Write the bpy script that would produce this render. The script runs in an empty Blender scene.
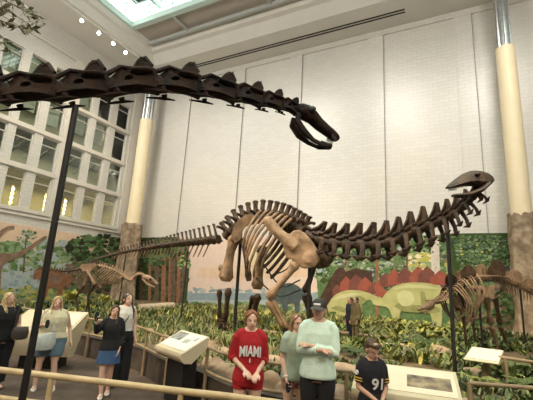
import bpy, bmesh, math, random
from mathutils import Vector as V, Matrix, Euler, noise
random.seed(7)
SC = bpy.context.scene
COL = SC.collection
PI = math.pi

# ------------------------------------------------------------------ camera
FPX = 374.0
R = Matrix(((0.89153509, -0.0530918, -0.44982935), (0.44970023, 0.22252846, 0.86501491), (0.05417464, -0.9734795, 0.22226733)))
EYE = V((0, 0, 1.95))
cam = bpy.data.cameras.new('camera'); cam.sensor_width = 36; cam.lens = FPX / 533 * 36; cam.clip_end = 200
co = bpy.data.objects.new('camera', cam); COL.objects.link(co); SC.camera = co
cx, cy, cz = R.col[0], -R.col[1], -R.col[2]
co.matrix_world = Matrix(((cx.x, cy.x, cz.x, 0), (cx.y, cy.y, cz.y, 0), (cx.z, cy.z, cz.z, 1.95), (0, 0, 0, 1)))
SC.view_settings.view_transform = 'Standard'; SC.view_settings.look = 'None'; SC.view_settings.gamma = 1
SC.view_settings.exposure = 0.38

def ray(px, py): return R @ V((px - 266.5, py - 200, FPX))
def D(px, py, d): return EYE + ray(px, py) * (d / FPX)       # a place seen at px,py standing d metres away
def atY(px, py, y): r = ray(px, py); return EYE + r * (y / r.y)
def atX(px, py, x): r = ray(px, py); return EYE + r * (x / r.x)
def atZ(px, py, z): r = ray(px, py); return EYE + r * ((z - EYE.z) / r.z)

# ------------------------------------------------------------------ materials
def mat(name, c1, c2=None, scale=4, rough=.6, bump=0, metal=0, detail=4, spec=.5, bscale=None, emit=None, lo=.35, hi=.65):
    m = bpy.data.materials.new(name); m.use_nodes = True
    nt = m.node_tree; b = nt.nodes['Principled BSDF']
    b.inputs['Base Color'].default_value = (*c1, 1); b.inputs['Roughness'].default_value = rough
    b.inputs['Metallic'].default_value = metal; b.inputs['Specular IOR Level'].default_value = spec
    if emit:
        b.inputs['Emission Color'].default_value = (*c1, 1); b.inputs['Emission Strength'].default_value = emit
    if c2 or bump:
        tc = nt.nodes.new('ShaderNodeTexCoord'); n = nt.nodes.new('ShaderNodeTexNoise')
        n.inputs['Scale'].default_value = scale; n.inputs['Detail'].default_value = detail
        nt.links.new(tc.outputs['Object'], n.inputs['Vector'])
        if c2:
            r = nt.nodes.new('ShaderNodeValToRGB')
            r.color_ramp.elements[0].position = lo; r.color_ramp.elements[1].position = hi
            r.color_ramp.elements[0].color = (*c1, 1); r.color_ramp.elements[1].color = (*c2, 1)
            nt.links.new(n.outputs['Fac'], r.inputs['Fac']); nt.links.new(r.outputs['Color'], b.inputs['Base Color'])
        if bump:
            bn = n
            if bscale:
                bn = nt.nodes.new('ShaderNodeTexNoise'); bn.inputs['Scale'].default_value = bscale; bn.inputs['Detail'].default_value = 3
                nt.links.new(tc.outputs['Object'], bn.inputs['Vector'])
            bp = nt.nodes.new('ShaderNodeBump'); bp.inputs['Strength'].default_value = bump; bp.inputs['Distance'].default_value = .03
            nt.links.new(bn.outputs['Fac'], bp.inputs['Height']); nt.links.new(bp.outputs['Normal'], b.inputs['Normal'])
    return m

def brick_mat(name, c1, c2, mortar, rough, bump, axes, w=.5, h=.2):
    m = bpy.data.materials.new(name); m.use_nodes = True
    nt = m.node_tree; b = nt.nodes['Principled BSDF']; b.inputs['Roughness'].default_value = rough
    tc = nt.nodes.new('ShaderNodeTexCoord'); sp = nt.nodes.new('ShaderNodeSeparateXYZ'); cb = nt.nodes.new('ShaderNodeCombineXYZ')
    nt.links.new(tc.outputs['Object'], sp.inputs[0])
    nt.links.new(sp.outputs[axes[0]], cb.inputs[0]); nt.links.new(sp.outputs[axes[1]], cb.inputs[1])
    bk = nt.nodes.new('ShaderNodeTexBrick'); nt.links.new(cb.outputs[0], bk.inputs['Vector'])
    bk.inputs['Scale'].default_value = 1; bk.inputs['Brick Width'].default_value = w; bk.inputs['Row Height'].default_value = h
    bk.inputs['Mortar Size'].default_value = .012; bk.inputs['Mortar Smooth'].default_value = .3
    bk.inputs['Color1'].default_value = (*c1, 1); bk.inputs['Color2'].default_value = (*c2, 1); bk.inputs['Mortar'].default_value = (*mortar, 1)
    nt.links.new(bk.outputs['Color'], b.inputs['Base Color'])
    # each glazed tile sits at a slightly different angle
    wn = nt.nodes.new('ShaderNodeTexNoise'); wn.inputs['Scale'].default_value = 1.0; wn.inputs['Detail'].default_value = 2
    mp = nt.nodes.new('ShaderNodeMapping'); mp.inputs['Scale'].default_value = (1.1, 2.6, 1)
    nt.links.new(cb.outputs[0], mp.inputs[0]); nt.links.new(mp.outputs[0], wn.inputs['Vector'])
    ad = nt.nodes.new('ShaderNodeMath'); ad.operation = 'MULTIPLY_ADD'; ad.inputs[1].default_value = -.35
    nt.links.new(bk.outputs['Fac'], ad.inputs[0]); nt.links.new(wn.outputs['Fac'], ad.inputs[2])
    bp = nt.nodes.new('ShaderNodeBump'); bp.inputs['Strength'].default_value = bump; bp.inputs['Distance'].default_value = .02
    nt.links.new(ad.outputs[0], bp.inputs['Height']); nt.links.new(bp.outputs['Normal'], b.inputs['Normal'])
    return m

M = {}
M['tile'] = brick_mat('glazed_white_tile', (.66, .635, .59), (.625, .60, .555), (.56, .535, .49), .30, .6, (0, 2))
M['tile_side'] = brick_mat('glazed_white_tile_side', (.62, .60, .56), (.59, .57, .53), (.5, .485, .45), .4, .2, (1, 2))
M['plaster'] = mat('cream_plaster', (.62, .58, .52), (.66, .62, .55), 2, .7)
M['ceil'] = mat('ceiling_paint', (.66, .64, .60), (.69, .67, .63), 1, .8)
M['shelf'] = mat('taupe_panel', (.42, .37, .33), (.46, .41, .36), 1, .8)
M['teal'] = mat('pale_teal_paint', (.50, .63, .59), None, rough=.45)
M['steel'] = mat('brushed_steel', (.62, .63, .63), (.5, .51, .52), 6, .28, metal=.9)
M['cream'] = mat('cream_paint', (.80, .68, .47), (.77, .65, .44), 2, .5)
M['trunk'] = mat('sculpted_bark', (.20, .14, .09), (.42, .32, .22), 3, .9, .8, bscale=9)
M['carpet'] = mat('dark_brown_carpet', (.070, .046, .034), (.105, .072, .054), 3, .95, .3, bscale=60)
M['soil'] = mat('bed_soil', (.10, .075, .04), (.19, .14, .08), 5, .95, .6)
M['curb'] = mat('dark_curb', (.05, .038, .03), (.085, .065, .05), 5, .85, .4)
M['rock'] = mat('tan_rock', (.26, .18, .12), (.44, .33, .23), 3, .9, .9, bscale=7)
M['wood_rail'] = mat('pale_wood_rail', (.50, .37, .20), (.60, .46, .27), 5, .5)
M['rail_dark'] = mat('aged_rail', (.24, .17, .095), (.33, .245, .145), 5, .55)
M['kiosk'] = mat('beige_kiosk', (.56, .48, .33), (.60, .52, .37), 2, .45)
M['kiosk_white'] = mat('pale_panel', (.78, .74, .66), None, rough=.4)
M['black'] = mat('black_metal', (.012, .011, .010), None, rough=.5)
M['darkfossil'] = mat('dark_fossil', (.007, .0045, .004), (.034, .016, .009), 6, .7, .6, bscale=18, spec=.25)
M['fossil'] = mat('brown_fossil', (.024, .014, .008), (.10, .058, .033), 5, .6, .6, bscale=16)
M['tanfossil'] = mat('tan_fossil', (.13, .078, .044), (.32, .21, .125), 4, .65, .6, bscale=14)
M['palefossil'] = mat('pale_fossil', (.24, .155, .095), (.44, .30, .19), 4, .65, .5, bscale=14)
M['frame'] = mat('window_frame_paint', (.60, .57, .51), None, rough=.5)
M['room'] = mat('office_wall', (.36, .35, .26), (.42, .40, .30), 1, .8)
M['roomdark'] = mat('office_dark', (.12, .13, .11), (.2, .2, .17), 1, .8)
M['blind'] = mat('roller_blind', (.58, .60, .55), None, rough=.8)
M['lampglow'] = mat('warm_lamp_glow', (1, .80, .45), emit=6)
M['spotglow'] = mat('spot_lens', (1, .86, .70), emit=25)
M['white'] = mat('white_paint', (.78, .77, .74), None, rough=.5)
M['dark'] = mat('dark_slot', (.02, .02, .02), None, rough=.8)

def glass_mat():
    m = bpy.data.materials.new('window_glass'); m.use_nodes = True; nt = m.node_tree
    nt.nodes.remove(nt.nodes['Principled BSDF']); out = nt.nodes['Material Output']
    t = nt.nodes.new('ShaderNodeBsdfTransparent'); g = nt.nodes.new('ShaderNodeBsdfGlossy'); g.inputs['Roughness'].default_value = .03
    fr = nt.nodes.new('ShaderNodeFresnel'); fr.inputs['IOR'].default_value = 1.5
    t.inputs['Color'].default_value = (.86, .9, .86, 1)
    mx = nt.nodes.new('ShaderNodeMixShader'); nt.links.new(fr.outputs[0], mx.inputs[0]); nt.links.new(t.outputs[0], mx.inputs[1]); nt.links.new(g.outputs[0], mx.inputs[2])
    nt.links.new(mx.outputs[0], out.inputs['Surface']); return m
M['glass'] = glass_mat()

# ------------------------------------------------------------------ mesh builder
WORLD = {}
def perp(t):
    a = V((0, 0, 1)) if abs(t.z) < .9 else V((1, 0, 0))
    return t.cross(a).normalized()

class MB:
    def __init__(s): s.v = []; s.f = []; s.m = []
    def face(s, pts, m=0):
        i = len(s.v); s.v += [V(p) for p in pts]; s.f.append(tuple(range(i, i + len(pts)))); s.m.append(m)
    def loft(s, rings, m=0, caps=True, closed=True):
        n = len(rings[0]); i0 = len(s.v)
        for r in rings: s.v += [V(p) for p in r]
        for k in range(len(rings) - 1):
            a = i0 + k * n; b = a + n
            for j in range(n if closed else n - 1):
                j2 = (j + 1) % n
                s.f.append((a + j, a + j2, b + j2, b + j)); s.m.append(m)
        if caps:
            s.f.append(tuple(i0 + j for j in reversed(range(n)))); s.m.append(m)
            e = i0 + (len(rings) - 1) * n
            s.f.append(tuple(e + j for j in range(n))); s.m.append(m)
    def tube(s, pts, rad, seg=8, m=0, flat=1.0, up=None, jit=0):
        pts = [V(p) for p in pts]
        if not hasattr(rad, '__len__'): rad = [rad] * len(pts)
        rings = []; u = None
        for k, p in enumerate(pts):
            t = (pts[min(k + 1, len(pts) - 1)] - pts[max(k - 1, 0)])
            t = t.normalized() if t.length > 1e-9 else V((0, 0, 1))
            if u is None:
                u = V(up) if up is not None else perp(t)
            u = (u - t * u.dot(t))
            u = u.normalized() if u.length > 1e-6 else perp(t)
            w = t.cross(u); r = rad[k]
            rg = []
            for j in range(seg):
                a = 2 * PI * j / seg; rr = r * (1 + (random.uniform(-jit, jit) if jit else 0))
                rg.append(p + u * (math.cos(a) * rr) + w * (math.sin(a) * rr * flat))
            rings.append(rg)
        s.loft(rings, m)
    def ell(s, c, r, rot=None, seg=12, rings=8, m=0, nz=0, nf=3.0):
        c = V(c); r = V(r) if hasattr(r, '__len__') else V((r, r, r)); rg = []
        for k in range(1, rings):
            th = PI * k / rings; q = []
            for j in range(seg):
                ph = 2 * PI * j / seg
                d = V((math.sin(th) * math.cos(ph), math.sin(th) * math.sin(ph), math.cos(th)))
                p = V((d.x * r.x, d.y * r.y, d.z * r.z))
                if nz: p *= 1 + nz * noise.noise(d * nf + c * 3.1)
                if rot: p = rot @ p
                q.append(c + p)
            rg.append(q)
        i0 = len(s.v); s.loft(rg, m, caps=False)
        ti = len(s.v)
        for z, ring in ((1, 0), (-1, rings - 2)):
            p = V((0, 0, z * r.z)); p = rot @ p if rot else p
            s.v.append(c + p); b = i0 + ring * seg; t = len(s.v) - 1
            for j in range(seg):
                a, d = b + j, b + (j + 1) % seg
                s.f.append((t, a, d) if z > 0 else (t, d, a)); s.m.append(m)
    def box(s, lo, hi, m=0):
        x0, y0, z0 = lo; x1, y1, z1 = hi
        s.loft([[(x0, y0, z0), (x1, y0, z0), (x1, y1, z0), (x0, y1, z0)], [(x0, y0, z1), (x1, y0, z1), (x1, y1, z1), (x0, y1, z1)]], m)
    def obox(s, c, ax, ay, az, m=0):       # centre, three half-axis vectors
        c = V(c); ax, ay, az = V(ax), V(ay), V(az)
        s.loft([[c - ax - ay - az, c + ax - ay - az, c + ax + ay - az, c - ax + ay - az], [c - ax - ay + az, c + ax - ay + az, c + ax + ay + az, c - ax + ay + az]], m)
    def prism(s, poly, vec, m=0):          # 3D polygon pushed along a vector, centred
        vec = V(vec); s.loft([[V(p) - vec / 2 for p in poly], [V(p) + vec / 2 for p in poly]], m)
    def build(s, name, mats, parent=None, smooth=True, local=False, fix=True):
        me = bpy.data.meshes.new(name)
        off = V((0, 0, 0))
        if parent is not None and not local: off = WORLD.get(parent, V((0, 0, 0)))
        me.from_pydata([p - off for p in s.v], [], s.f)
        mats = mats if isinstance(mats, (list, tuple)) else [mats]
        for q in mats: me.materials.append(q)
        me.polygons.foreach_set('material_index', s.m)
        if smooth: me.polygons.foreach_set('use_smooth', [True] * len(me.polygons))
        if fix:
            bm = bmesh.new(); bm.from_mesh(me); bmesh.ops.recalc_face_normals(bm, faces=bm.faces); bm.to_mesh(me); bm.free()
        if smooth: me.set_sharp_from_angle(angle=math.radians(50))
        o = bpy.data.objects.new(name, me); COL.objects.link(o)
        if parent is not None:
            o.parent = parent; WORLD[o] = off
        else: WORLD[o] = V((0, 0, 0))
        return o

def tag(o, label=None, cat=None, group=None, kind=None):
    if label: o['label'] = label
    if cat: o['category'] = cat
    if group: o['group'] = group
    if kind: o['kind'] = kind
    return o
def thing(name, label, cat, loc, rz=0, group=None):
    o = bpy.data.objects.new(name, None); COL.objects.link(o); o.location = loc; o.rotation_euler = (0, 0, rz)
    o.empty_display_size = .1
    WORLD[o] = V(loc); return tag(o, label, cat, group)
def struct(name, mb, m, smooth=False): return tag(mb.build(name, m, None, smooth), kind='structure')

def remeshed(mb, name, mats, parent, vox, smooth_it=2, local=True):
    """one continuous surface grown over overlapping volumes"""
    me = bpy.data.meshes.new('tmp'); me.from_pydata(mb.v, [], mb.f)
    bm = bmesh.new(); bm.from_mesh(me); bmesh.ops.recalc_face_normals(bm, faces=bm.faces); bm.to_mesh(me); bm.free()
    t = bpy.data.objects.new('tmp', me); COL.objects.link(t)
    a = t.modifiers.new('r', 'REMESH'); a.mode = 'VOXEL'; a.voxel_size = vox; a.adaptivity = 0
    b = t.modifiers.new('s', 'SMOOTH'); b.factor = .5; b.iterations = smooth_it
    dg = bpy.context.evaluated_depsgraph_get(); dg.update()
    out = bpy.data.meshes.new_from_object(t.evaluated_get(dg)); out.name = name
    bpy.data.objects.remove(t); bpy.data.meshes.remove(me)
    off = V((0, 0, 0)) if local or parent is None else WORLD[parent]
    if off.length: out.transform(Matrix.Translation(-off))
    out.materials.clear()
    for q in (mats if isinstance(mats, (list, tuple)) else [mats]): out.materials.append(q)
    out.polygons.foreach_set('use_smooth', [True] * len(out.polygons)); out.polygons.foreach_set('material_index', [0] * len(out.polygons))
    o = bpy.data.objects.new(name, out); COL.objects.link(o)
    if parent is not None: o.parent = parent
    WORLD[o] = off
    return o

def spline(pts, n):                        # Catmull-Rom through points -> n samples
    pts = [V(p) for p in pts]; P = [pts[0] * 2 - pts[1]] + pts + [pts[-1] * 2 - pts[-2]]
    out = []
    for i in range(n):
        x = i / (n - 1) * (len(pts) - 1); k = min(int(x), len(pts) - 2); t = x - k
        a, b, c, d = P[k], P[k + 1], P[k + 2], P[k + 3]
        out.append(.5 * ((2 * b) + (c - a) * t + (2 * a - 5 * b + 4 * c - d) * t * t + (3 * b - a - 3 * c + d) * t ** 3))
    return out
def lerp(a, b, t): return a + (b - a) * t
def key(ks, t):                            # piecewise linear keys [(t,v)..]
    for (a, x), (b, y) in zip(ks, ks[1:]):
        if t <= b: return lerp(x, y, max(0, (t - a) / (b - a)))
    return ks[-1][1]

# ================================================================== SETTING
XL, YW, ZC = -21.55, 20.0, 17.0
XR, YR = 12.0, -9.0
b = MB(); b.box((XL - .3, YR, -.2), (XR, YW, 0)); struct('floor', b, M['carpet'])
# far wall: tile panels set between shallow pilasters
b = MB(); b.box((XL - .3, YW, 0), (XR, YW + .4, ZC + .6))
for x in (-17.6, -13.0, -8.75, -3.7, .85, 5.5, 10.0):
    b.box((x - .42, YW - .07, 4.78), (x + .42, YW + .05, ZC - .35))
b.box((XL, YW - .09, ZC - .35), (XR, YW + .05, ZC))
struct('wall_back', b, M['tile'])
b = MB()
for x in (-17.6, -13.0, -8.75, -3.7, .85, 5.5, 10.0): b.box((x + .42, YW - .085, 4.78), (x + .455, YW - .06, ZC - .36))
struct('trim_1', b, mat('panel_joint', (.30, .29, .27), rough=.8))  # thin grey strips drawn for the vertical panel joints
b = MB(); b.box((XR, YR, 0), (XR + .3, YW + .4, ZC + 3)); struct('wall_right', b, M['plaster'])
b = MB(); b.box((XL - .3, YR - .3, 0), (XR + .3, YR, ZC + 3)); struct('wall_rear', b, M['plaster'])

# left wall with its grid of windows
WY = [(3.3, 4.35), (4.85, 5.9), (6.35, 7.4), (9.4, 10.43), (10.86, 11.89), (12.4, 13.43), (14.22, 15.22), (15.68, 16.74), (17.28, 18.36)]
WZ = [(5.4, 7.5), (7.85, 9.85), (10.2, 12.3), (12.62, 14.45)]
b = MB(); T = .35
b.box((XL - T, YR, 0), (XL, YW, WZ[0][0])); b.box((XL - T, YR, WZ[-1][1]), (XL, YW, ZC + .6))
ys = [YR] + [q for w in WY for q in w] + [YW]
for k in range(0, len(ys), 2): b.box((XL - T, ys[k], WZ[0][0]), (XL, ys[k + 1], WZ[-1][1]))
for a, c in zip(WZ, WZ[1:]):
    for y0, y1 in WY: b.box((XL - T, y0, a[1]), (XL, y1, c[0]))
struct('wall_left', b, M['tile_side'])
b = MB()
b.box((XL, YR, 15.5), (XL + .10, YW, 15.66)); b.box((XL, YR, 4.98), (XL + .10, YW, 5.10))
for y in (8.4, 13.84, 18.95): b.box((XL, y - .32, 5.0), (XL + .07, y + .32, 15.5))
for a, c in zip(WZ, WZ[1:]): b.box((XL, WY[0][0] - .2, a[1] + .06), (XL + .09, WY[-1][1] + .2, c[0] - .04))
b.box((XL, WY[0][0] - .2, 5.2), (XL + .12, WY[-1][1] + .2, 5.36))
struct('trim_2', b, M['plaster'])
n = 0
for z0, z1 in WZ:
    for y0, y1 in WY:
        if y0 < 8: continue
        n += 1; f = MB(); x0, x1 = XL - .22, XL - .12; t = .05
        f.box((x0, y0, z0), (x1, y0 + t, z1)); f.box((x0, y1 - t, z0), (x1, y1, z1)); f.box((x0, y0, z0), (x1, y1, z0 + t)); f.box((x0, y0, z1 - t), (x1, y1, z1))
        zt = z1 - .48; f.box((x0, y0, zt - .025), (x1, y1, zt + .025))
        w = struct('window_%d' % n, f, M['frame'])
        g = MB(); g.box((XL - .18, y0 + t, z0 + t), (XL - .17, y1 - t, zt - .025)); g.box((XL - .18, y0 + t, zt + .025), (XL - .17, y1 - t, z1 - t))
        g.build('pane', M['glass'], w, False)
# offices behind the windows
b = MB(); b.box((XL - 3.8, YR, 4), (XL - 3.6, YW + .4, ZC)); struct('wall_office', b, M['room'])
b = MB()
for z in (4.9, 7.56, 9.9, 12.34, 15.2): b.box((XL - 3.6, YR, z), (XL - T, YW + .4, z + .22))
struct('trim_3', b, M['roomdark'])
b = MB(); b.box((XL - 3.6, YW + .2, 4), (XL, YW + .4, ZC)); struct('wall_office_end', b, M['room'])
for k, (y0, y1) in enumerate(WY[3:]):
    s = thing('stair_stringer', 'dark diagonal stair beam behind the %s window of the second row' % ['first', 'second', 'third', 'fourth', 'fifth', 'sixth'][k], 'stair', (XL - 1.2, y0, 7.78))
    q = MB(); q.prism([(XL - 1.2, y0 - .2, 7.9), (XL - 1.2, y0 - .2, 7.72), (XL - 1.2, y1 + .3, 9.55), (XL - 1.2, y1 + .3, 9.8)], (.12, 0, 0)); q.build('beam', M['roomdark'], s, False)
    q = MB(); q.tube([(XL - 1.2, y0 - .2, 8.5), (XL - 1.2, y1 + .1, 9.85)], .03, 6); q.build('handrail', M['roomdark'], s)
for k, (y, z) in enumerate([(10.25, 5.5), (11.3, 5.6), (12.7, 5.6), (14.8, 5.6), (16.2, 5.6), (17.0, 5.7)]):
    s = thing('wall_sconce', 'warm glowing lamp strip behind bottom window %s of the left wall' % ['one', 'two', 'three', 'four', 'five', 'six'][k], 'lamp', (XL - 2.6, y, z))
    q = MB(); q.box((XL - 2.68, y - .05, 5.12), (XL - 2.62, y + .05, z + 1.5)); q.build('back_plate', M['frame'], s, False)
    q = MB()
    for j in range(5): q.ell((XL - 2.56, y, z + .15 + j * .28), (.06, .09, .10), seg=8, rings=6)
    q.build('glowing_shade', M['lampglow'], s)
for k, (j, r, h) in enumerate([(3, 3, .7), (4, 3, .6), (3, 2, .55), (4, 2, .6), (5, 2, .9), (6, 2, .7), (7, 2, .8), (6, 3, .8), (7, 3, .7)]):
    y0, y1 = WY[j]; z0, z1 = WZ[r]
    q = MB(); q.box((XL - .5, y0 + .05, z1 - .5 - h * 1.1), (XL - .47, y1 - .05, z1 - .05))
    tag(q.build('window_blind', M['blind'], None, False), 'pale blind partly lowered in %s window of the %s row' % (['', '', '', 'leftmost', 'second', 'third', 'fourth', 'fifth', 'last'][j], ['bottom', 'second', 'third', 'top'][r]), 'blind')

# ceiling: soffit, stepped coffer, taupe shelf and the skylight well
CX0, CY1 = -18.9, 17.66                       # coffer corner
SX0, SX1, SY0, SY1 = -18.25, 8.0, -5.0, 14.74   # skylight opening
b = MB()
def ringbox(mb, xo0, xo1, yo0, yo1, xi0, xi1, yi0, yi1, z0, z1):
    mb.box((xo0, yo0, z0), (xi0, yo1, z1)); mb.box((xi1, yo0, z0), (xo1, yo1, z1)); mb.box((xi0, yi1, z0), (xi1, yo1, z1)); mb.box((xi0, yo0, z0), (xi1, yi0, z1))
ringbox(b, XL - .3, XR + .3, YR - .3, YW + .4, CX0, 8.9, -5.9, CY1, ZC, ZC + .04)
def rect(x0, x1, y0, y1, z): return [(x0, y0, z), (x1, y0, z), (x1, y1, z), (x0, y1, z)]
b.loft([rect(CX0, 8.9, -5.9, CY1, ZC), rect(CX0 + .22, 8.7, -5.7, CY1 - .56, ZC + .5), rect(CX0 + .45, 8.5, -5.5, CY1 - .86, ZC + .55), rect(CX0 + .65, 8.3, -5.3, 16.4, ZC + 1.0)], caps=False)
struct('ceiling', b, M['ceil'])
b = MB(); ringbox(b, CX0, 9, -6, CY1, SX0, SX1, SY0, SY1, ZC + 1.0, ZC + 1.15); struct('ceiling_shelf', b, M['shelf'])
b = MB()
ringbox(b, SX0 - .18, SX1 + .2, SY0 - .2, SY1 + .2, SX0 + .1, SX1 - .1, SY0 + .1, SY1 - .15, ZC + .85, ZC + 1.25)
for y in range(-3, 15, 3): b.box((SX0, y - .07, ZC + 1.6), (SX1, y + .07, ZC + 1.8))
for x in range(-16, 8, 3): b.box((x - .07, SY0, ZC + 1.62), (x + .07, SY1, ZC + 1.82))
for x in range(-18, 8, 1): b.box((x - .03, SY0, ZC + 2.6), (x + .03, SY1, ZC + 2.68))
for y in range(-5, 16, 2): b.box((SX0, y - .03, ZC + 2.6), (SX1, y + .03, ZC + 2.68))
for x in range(-16, 8, 3):
    for y in range(0, 15, 3):
        b.tube([(x, y, ZC + 1.7), (x + 1.5, y + 1.5, ZC + 2.62)], .05, 6); b.tube([(x + 3, y, ZC + 1.7), (x + 1.5, y + 1.5, ZC + 2.62)], .05, 6)
for x in range(-18, 9): b.box((x - .025, SY1 - .02, ZC + 1.2), (x + .025, SY1 + .04, ZC + 2.7))
for y in range(-5, 15): b.box((SX0 - .04, y - .025, ZC + 1.2), (SX0 + .02, y + .025, ZC + 2.7))
for z in (1.7, 2.2, 2.68):
    b.box((SX0, SY1 - .02, ZC + z - .025), (SX1, SY1 + .04, ZC + z + .025)); b.box((SX0 - .04, SY0, ZC + z - .025), (SX0 + .02, SY1, ZC + z + .025))
struct('window_skylight', b, M['teal'])
b = MB(); ringbox(b, XL - .3, XR + .3, YR - .3, YW + .4, SX0 - .2, SX1 + .2, SY0 - .2, SY1 + .2, ZC + 1.16, ZC + 1.28); struct('ceiling_roof', b, M['ceil'])
b = MB(); b.box((SX0, SY0, ZC + 2.70), (SX1, SY1, ZC + 2.71)); tag(b.build('skylight_glazing', M['glass'], None, False), kind='structure')
b = MB()
for x in (-15.0, -9.0, -3.0): b.tube([(x, 14.9, ZC + .9), (x + .15, 16.4, ZC + .72)], .09, 8); 
b.box((SX0, 16.2, ZC + .62), (SX1, 16.36, ZC + .84))
struct('trim_4', b, mat('grey_strut', (.40, .42, .41), rough=.6))
# slot diffuser in the soffit
v = thing('ceiling_vent', 'long thin dark slot vent in the ceiling soffit above the tiled wall', 'vent', (-9, 18.75, ZC))
for dy in (0, .22):
    q = MB(); q.box((-16.2, 18.64 + dy, ZC - .02), (-1.9, 18.73 + dy, ZC)); q.build('slot', M['dark'], v, False)
# track spotlights
TX = -19.15
q = MB(); q.box((TX - .04, 9, ZC - .10), (TX + .04, 17.0, ZC - .005)); tag(q.build('light_track', M['white'], None, False), 'white ceiling track that carries the row of four small spotlights', 'track')
names = ['left end spotlight of the ceiling track, farthest from the skylight corner', 'second spotlight from the left on the ceiling track', 'third spotlight from the left on the ceiling track', 'right end spotlight of the ceiling track, nearest the skylight corner']
for k, (px, py) in enumerate([(82, 15), (99, 29), (114, 36), (126, 48)]):
    p = atX(px, py, TX); p.z = ZC - .35
    s = thing('ceiling_spotlight', names[k], 'spotlight', p, 0, 'track spotlights on the ceiling')
    d = (V((-7, 10, 3)) - p).normalized()
    q = MB(); q.tube([p - d * .14, p - d * .08, p + d * .12, p + d * .14], [.05, .09, .11, .11], 12); q.tube([p, p + V((0, 0, .35))], .02, 6); q.build('housing', M['white'], s)
    q = MB(); q.tube([p + d * .141, p + d * .16], .10, 12); q.build('lens', M['spotglow'], s)

# ------------------------------------------------------------------ columns clad as tree trunks
def column(name, label, x, y, r, z_t, z_m, rr):
    c = thing(name, label, 'column', (x, y, 0))
    q = MB(); q.tube([(x, y, z_t - .3), (x, y, z_m)], r, 28); q.build('painted_shaft', M['cream'], c)
    q = MB(); rg = []
    for z in (z_m - .1, ZC):
        ring = []
        for j in range(48):
            a = 2 * PI * j / 48; k = r * (.80 if j % 4 < 2 else .70); ring.append((x + math.cos(a) * k, y + math.sin(a) * k, z))
        rg.append(ring)
    q.loft(rg); q.build('fluted_shaft', M['steel'], c, False)
    q = MB(); rings = []; N = 40; K = 26
    for k in range(K + 1):
        t = k / K; z = t * z_t; ring = []
        flare = 1 + .28 * math.exp(-t * 7)
        for j in range(N):
            a = 2 * PI * j / N
            lob = 1 + .10 * math.sin(5 * a + 1) * (1 + 2 * math.exp(-t * 5)) + .13 * noise.noise((math.cos(a) * 2.5 + x, math.sin(a) * 2.5, z * .9)) + .06 * noise.noise((math.cos(a) * 9, math.sin(a) * 9, z * 2))
            zz = z + (.22 * noise.noise((math.cos(a) * 3, math.sin(a) * 3, 7 + x)) if k == K else 0)
            ring.append((x + math.cos(a) * rr * flare * lob, y + math.sin(a) * rr * flare * lob, zz))
        rings.append(ring)
    q.loft(rings); 
    q.build('bark_trunk', M['trunk'], c)
    return c
pl = atY(132.5, 228, 18.45); pr = atY(521.5, 215, 18.7)
column('tree_trunk_column', 'tall column at the left corner, cream above and clad as a tree trunk below', pl.x, pl.y, .47, 5.5, 13.2, .66)
column('tree_trunk_column', 'tall column at the right edge, cream above and clad as a rough tree trunk below', pr.x, pr.y, .40, 5.45, 13.4, .52)

# ------------------------------------------------------------------ planting bed and curb
RAIL_PX = [(85, 318), (110, 322), (139, 327), (164, 336), (197, 344), (230, 355), (279, 364), (337, 370), (400, 376.5), (459, 382), (533, 388)]
RAIL = [atZ(x, y, .9) for x, y in RAIL_PX]
RAIL = [V((-21, 7.6, .9)), V((-13, 7.2, .9))] + RAIL + [V((2.2, 6.6, .9)), V((6, 8.0, .9))]
RAILS = spline(RAIL, 90)
ZB = .40
b = MB(); top = []; 
back = [(p + V((0, .30, 0))) for p in RAILS]
poly = [(p.x, p.y) for p in back]
n = len(poly)
NR = 14
rows = []
for k in range(NR + 1):
    t = k / NR; row = []
    for (x, y) in poly:
        yy = lerp(y, 19.9, t); row.append(V((x, yy, ZB + (0 if k == 0 else .06 * noise.noise((x * .7, yy * .7, 0)) + .14 * t))))
    rows.append(row)
b.loft([[V((p.x, p.y, 0)) for p in rows[0]]] + rows, caps=False, closed=False)
tag(b.build('planting_bed', M['soil']), kind='structure')
b = MB(); rings = []
for p in RAILS:
    q0 = V((p.x, p.y, 0)); rings.append([q0 + V((0, .06, 0)), q0 + V((0, .34, 0)), q0 + V((0, .34, .46)), q0 + V((0, .06, .46))])
b.loft(rings); struct('trim_5', b, M['curb'])

def railing(name, label, path, post_at, m, r=.032, low=None, lowr=.028, z0=0):
    o = thing(name, label, 'railing', (path[0].x, path[0].y, z0))
    q = MB(); q.tube(path, r, 8); q.build('top_rail', m, o)
    if low:
        q = MB(); q.tube([V((p.x, p.y, p.z - low)) for p in path], lowr, 8); q.build('lower_rail', m, o)
    for p in post_at:
        q = MB(); q.tube([V((p.x, p.y, z0)), V((p.x, p.y, p.z))], [.034, .028], 8); q.build('post', m, o)
    return o
KA, KB, KC, KD = atZ(158, 344, .85), atZ(184, 353, .85), atZ(352, 386, .78), atZ(463, 402, .78)
SEG = [('left of the small kiosk, curving behind the women', lambda p: p.x < KA.x - .02), ('between the small kiosk and the wide kiosk', lambda p: KB.x + .12 < p.x < KC.x - .05), ('right of the wide kiosk', lambda p: p.x > KD.x + .06)]
FINE = spline(RAIL, 400)
for lb, fn in SEG:
    pp = [p for p in FINE if fn(p)]; pp = pp[::4] + [pp[-1]]
    st = 0; ps = [pp[0]]
    for p in pp:
        if (p - ps[-1]).length > 1.15: ps.append(p)
    railing('handrail', 'two bar wooden handrail ' + lb, pp, ps, M['rail_dark'], .026, .36, .026)
FG = [V((-6.5, 2.1, .9))] + [atZ(x, y, .9) for x, y in [(0, 370), (52, 376), (120, 384), (178, 391), (240, 398)]] + [V((-1.0, 3.5, .9)), V((.6, 3.4, .9))]
FGS = spline(FG, 40)
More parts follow.
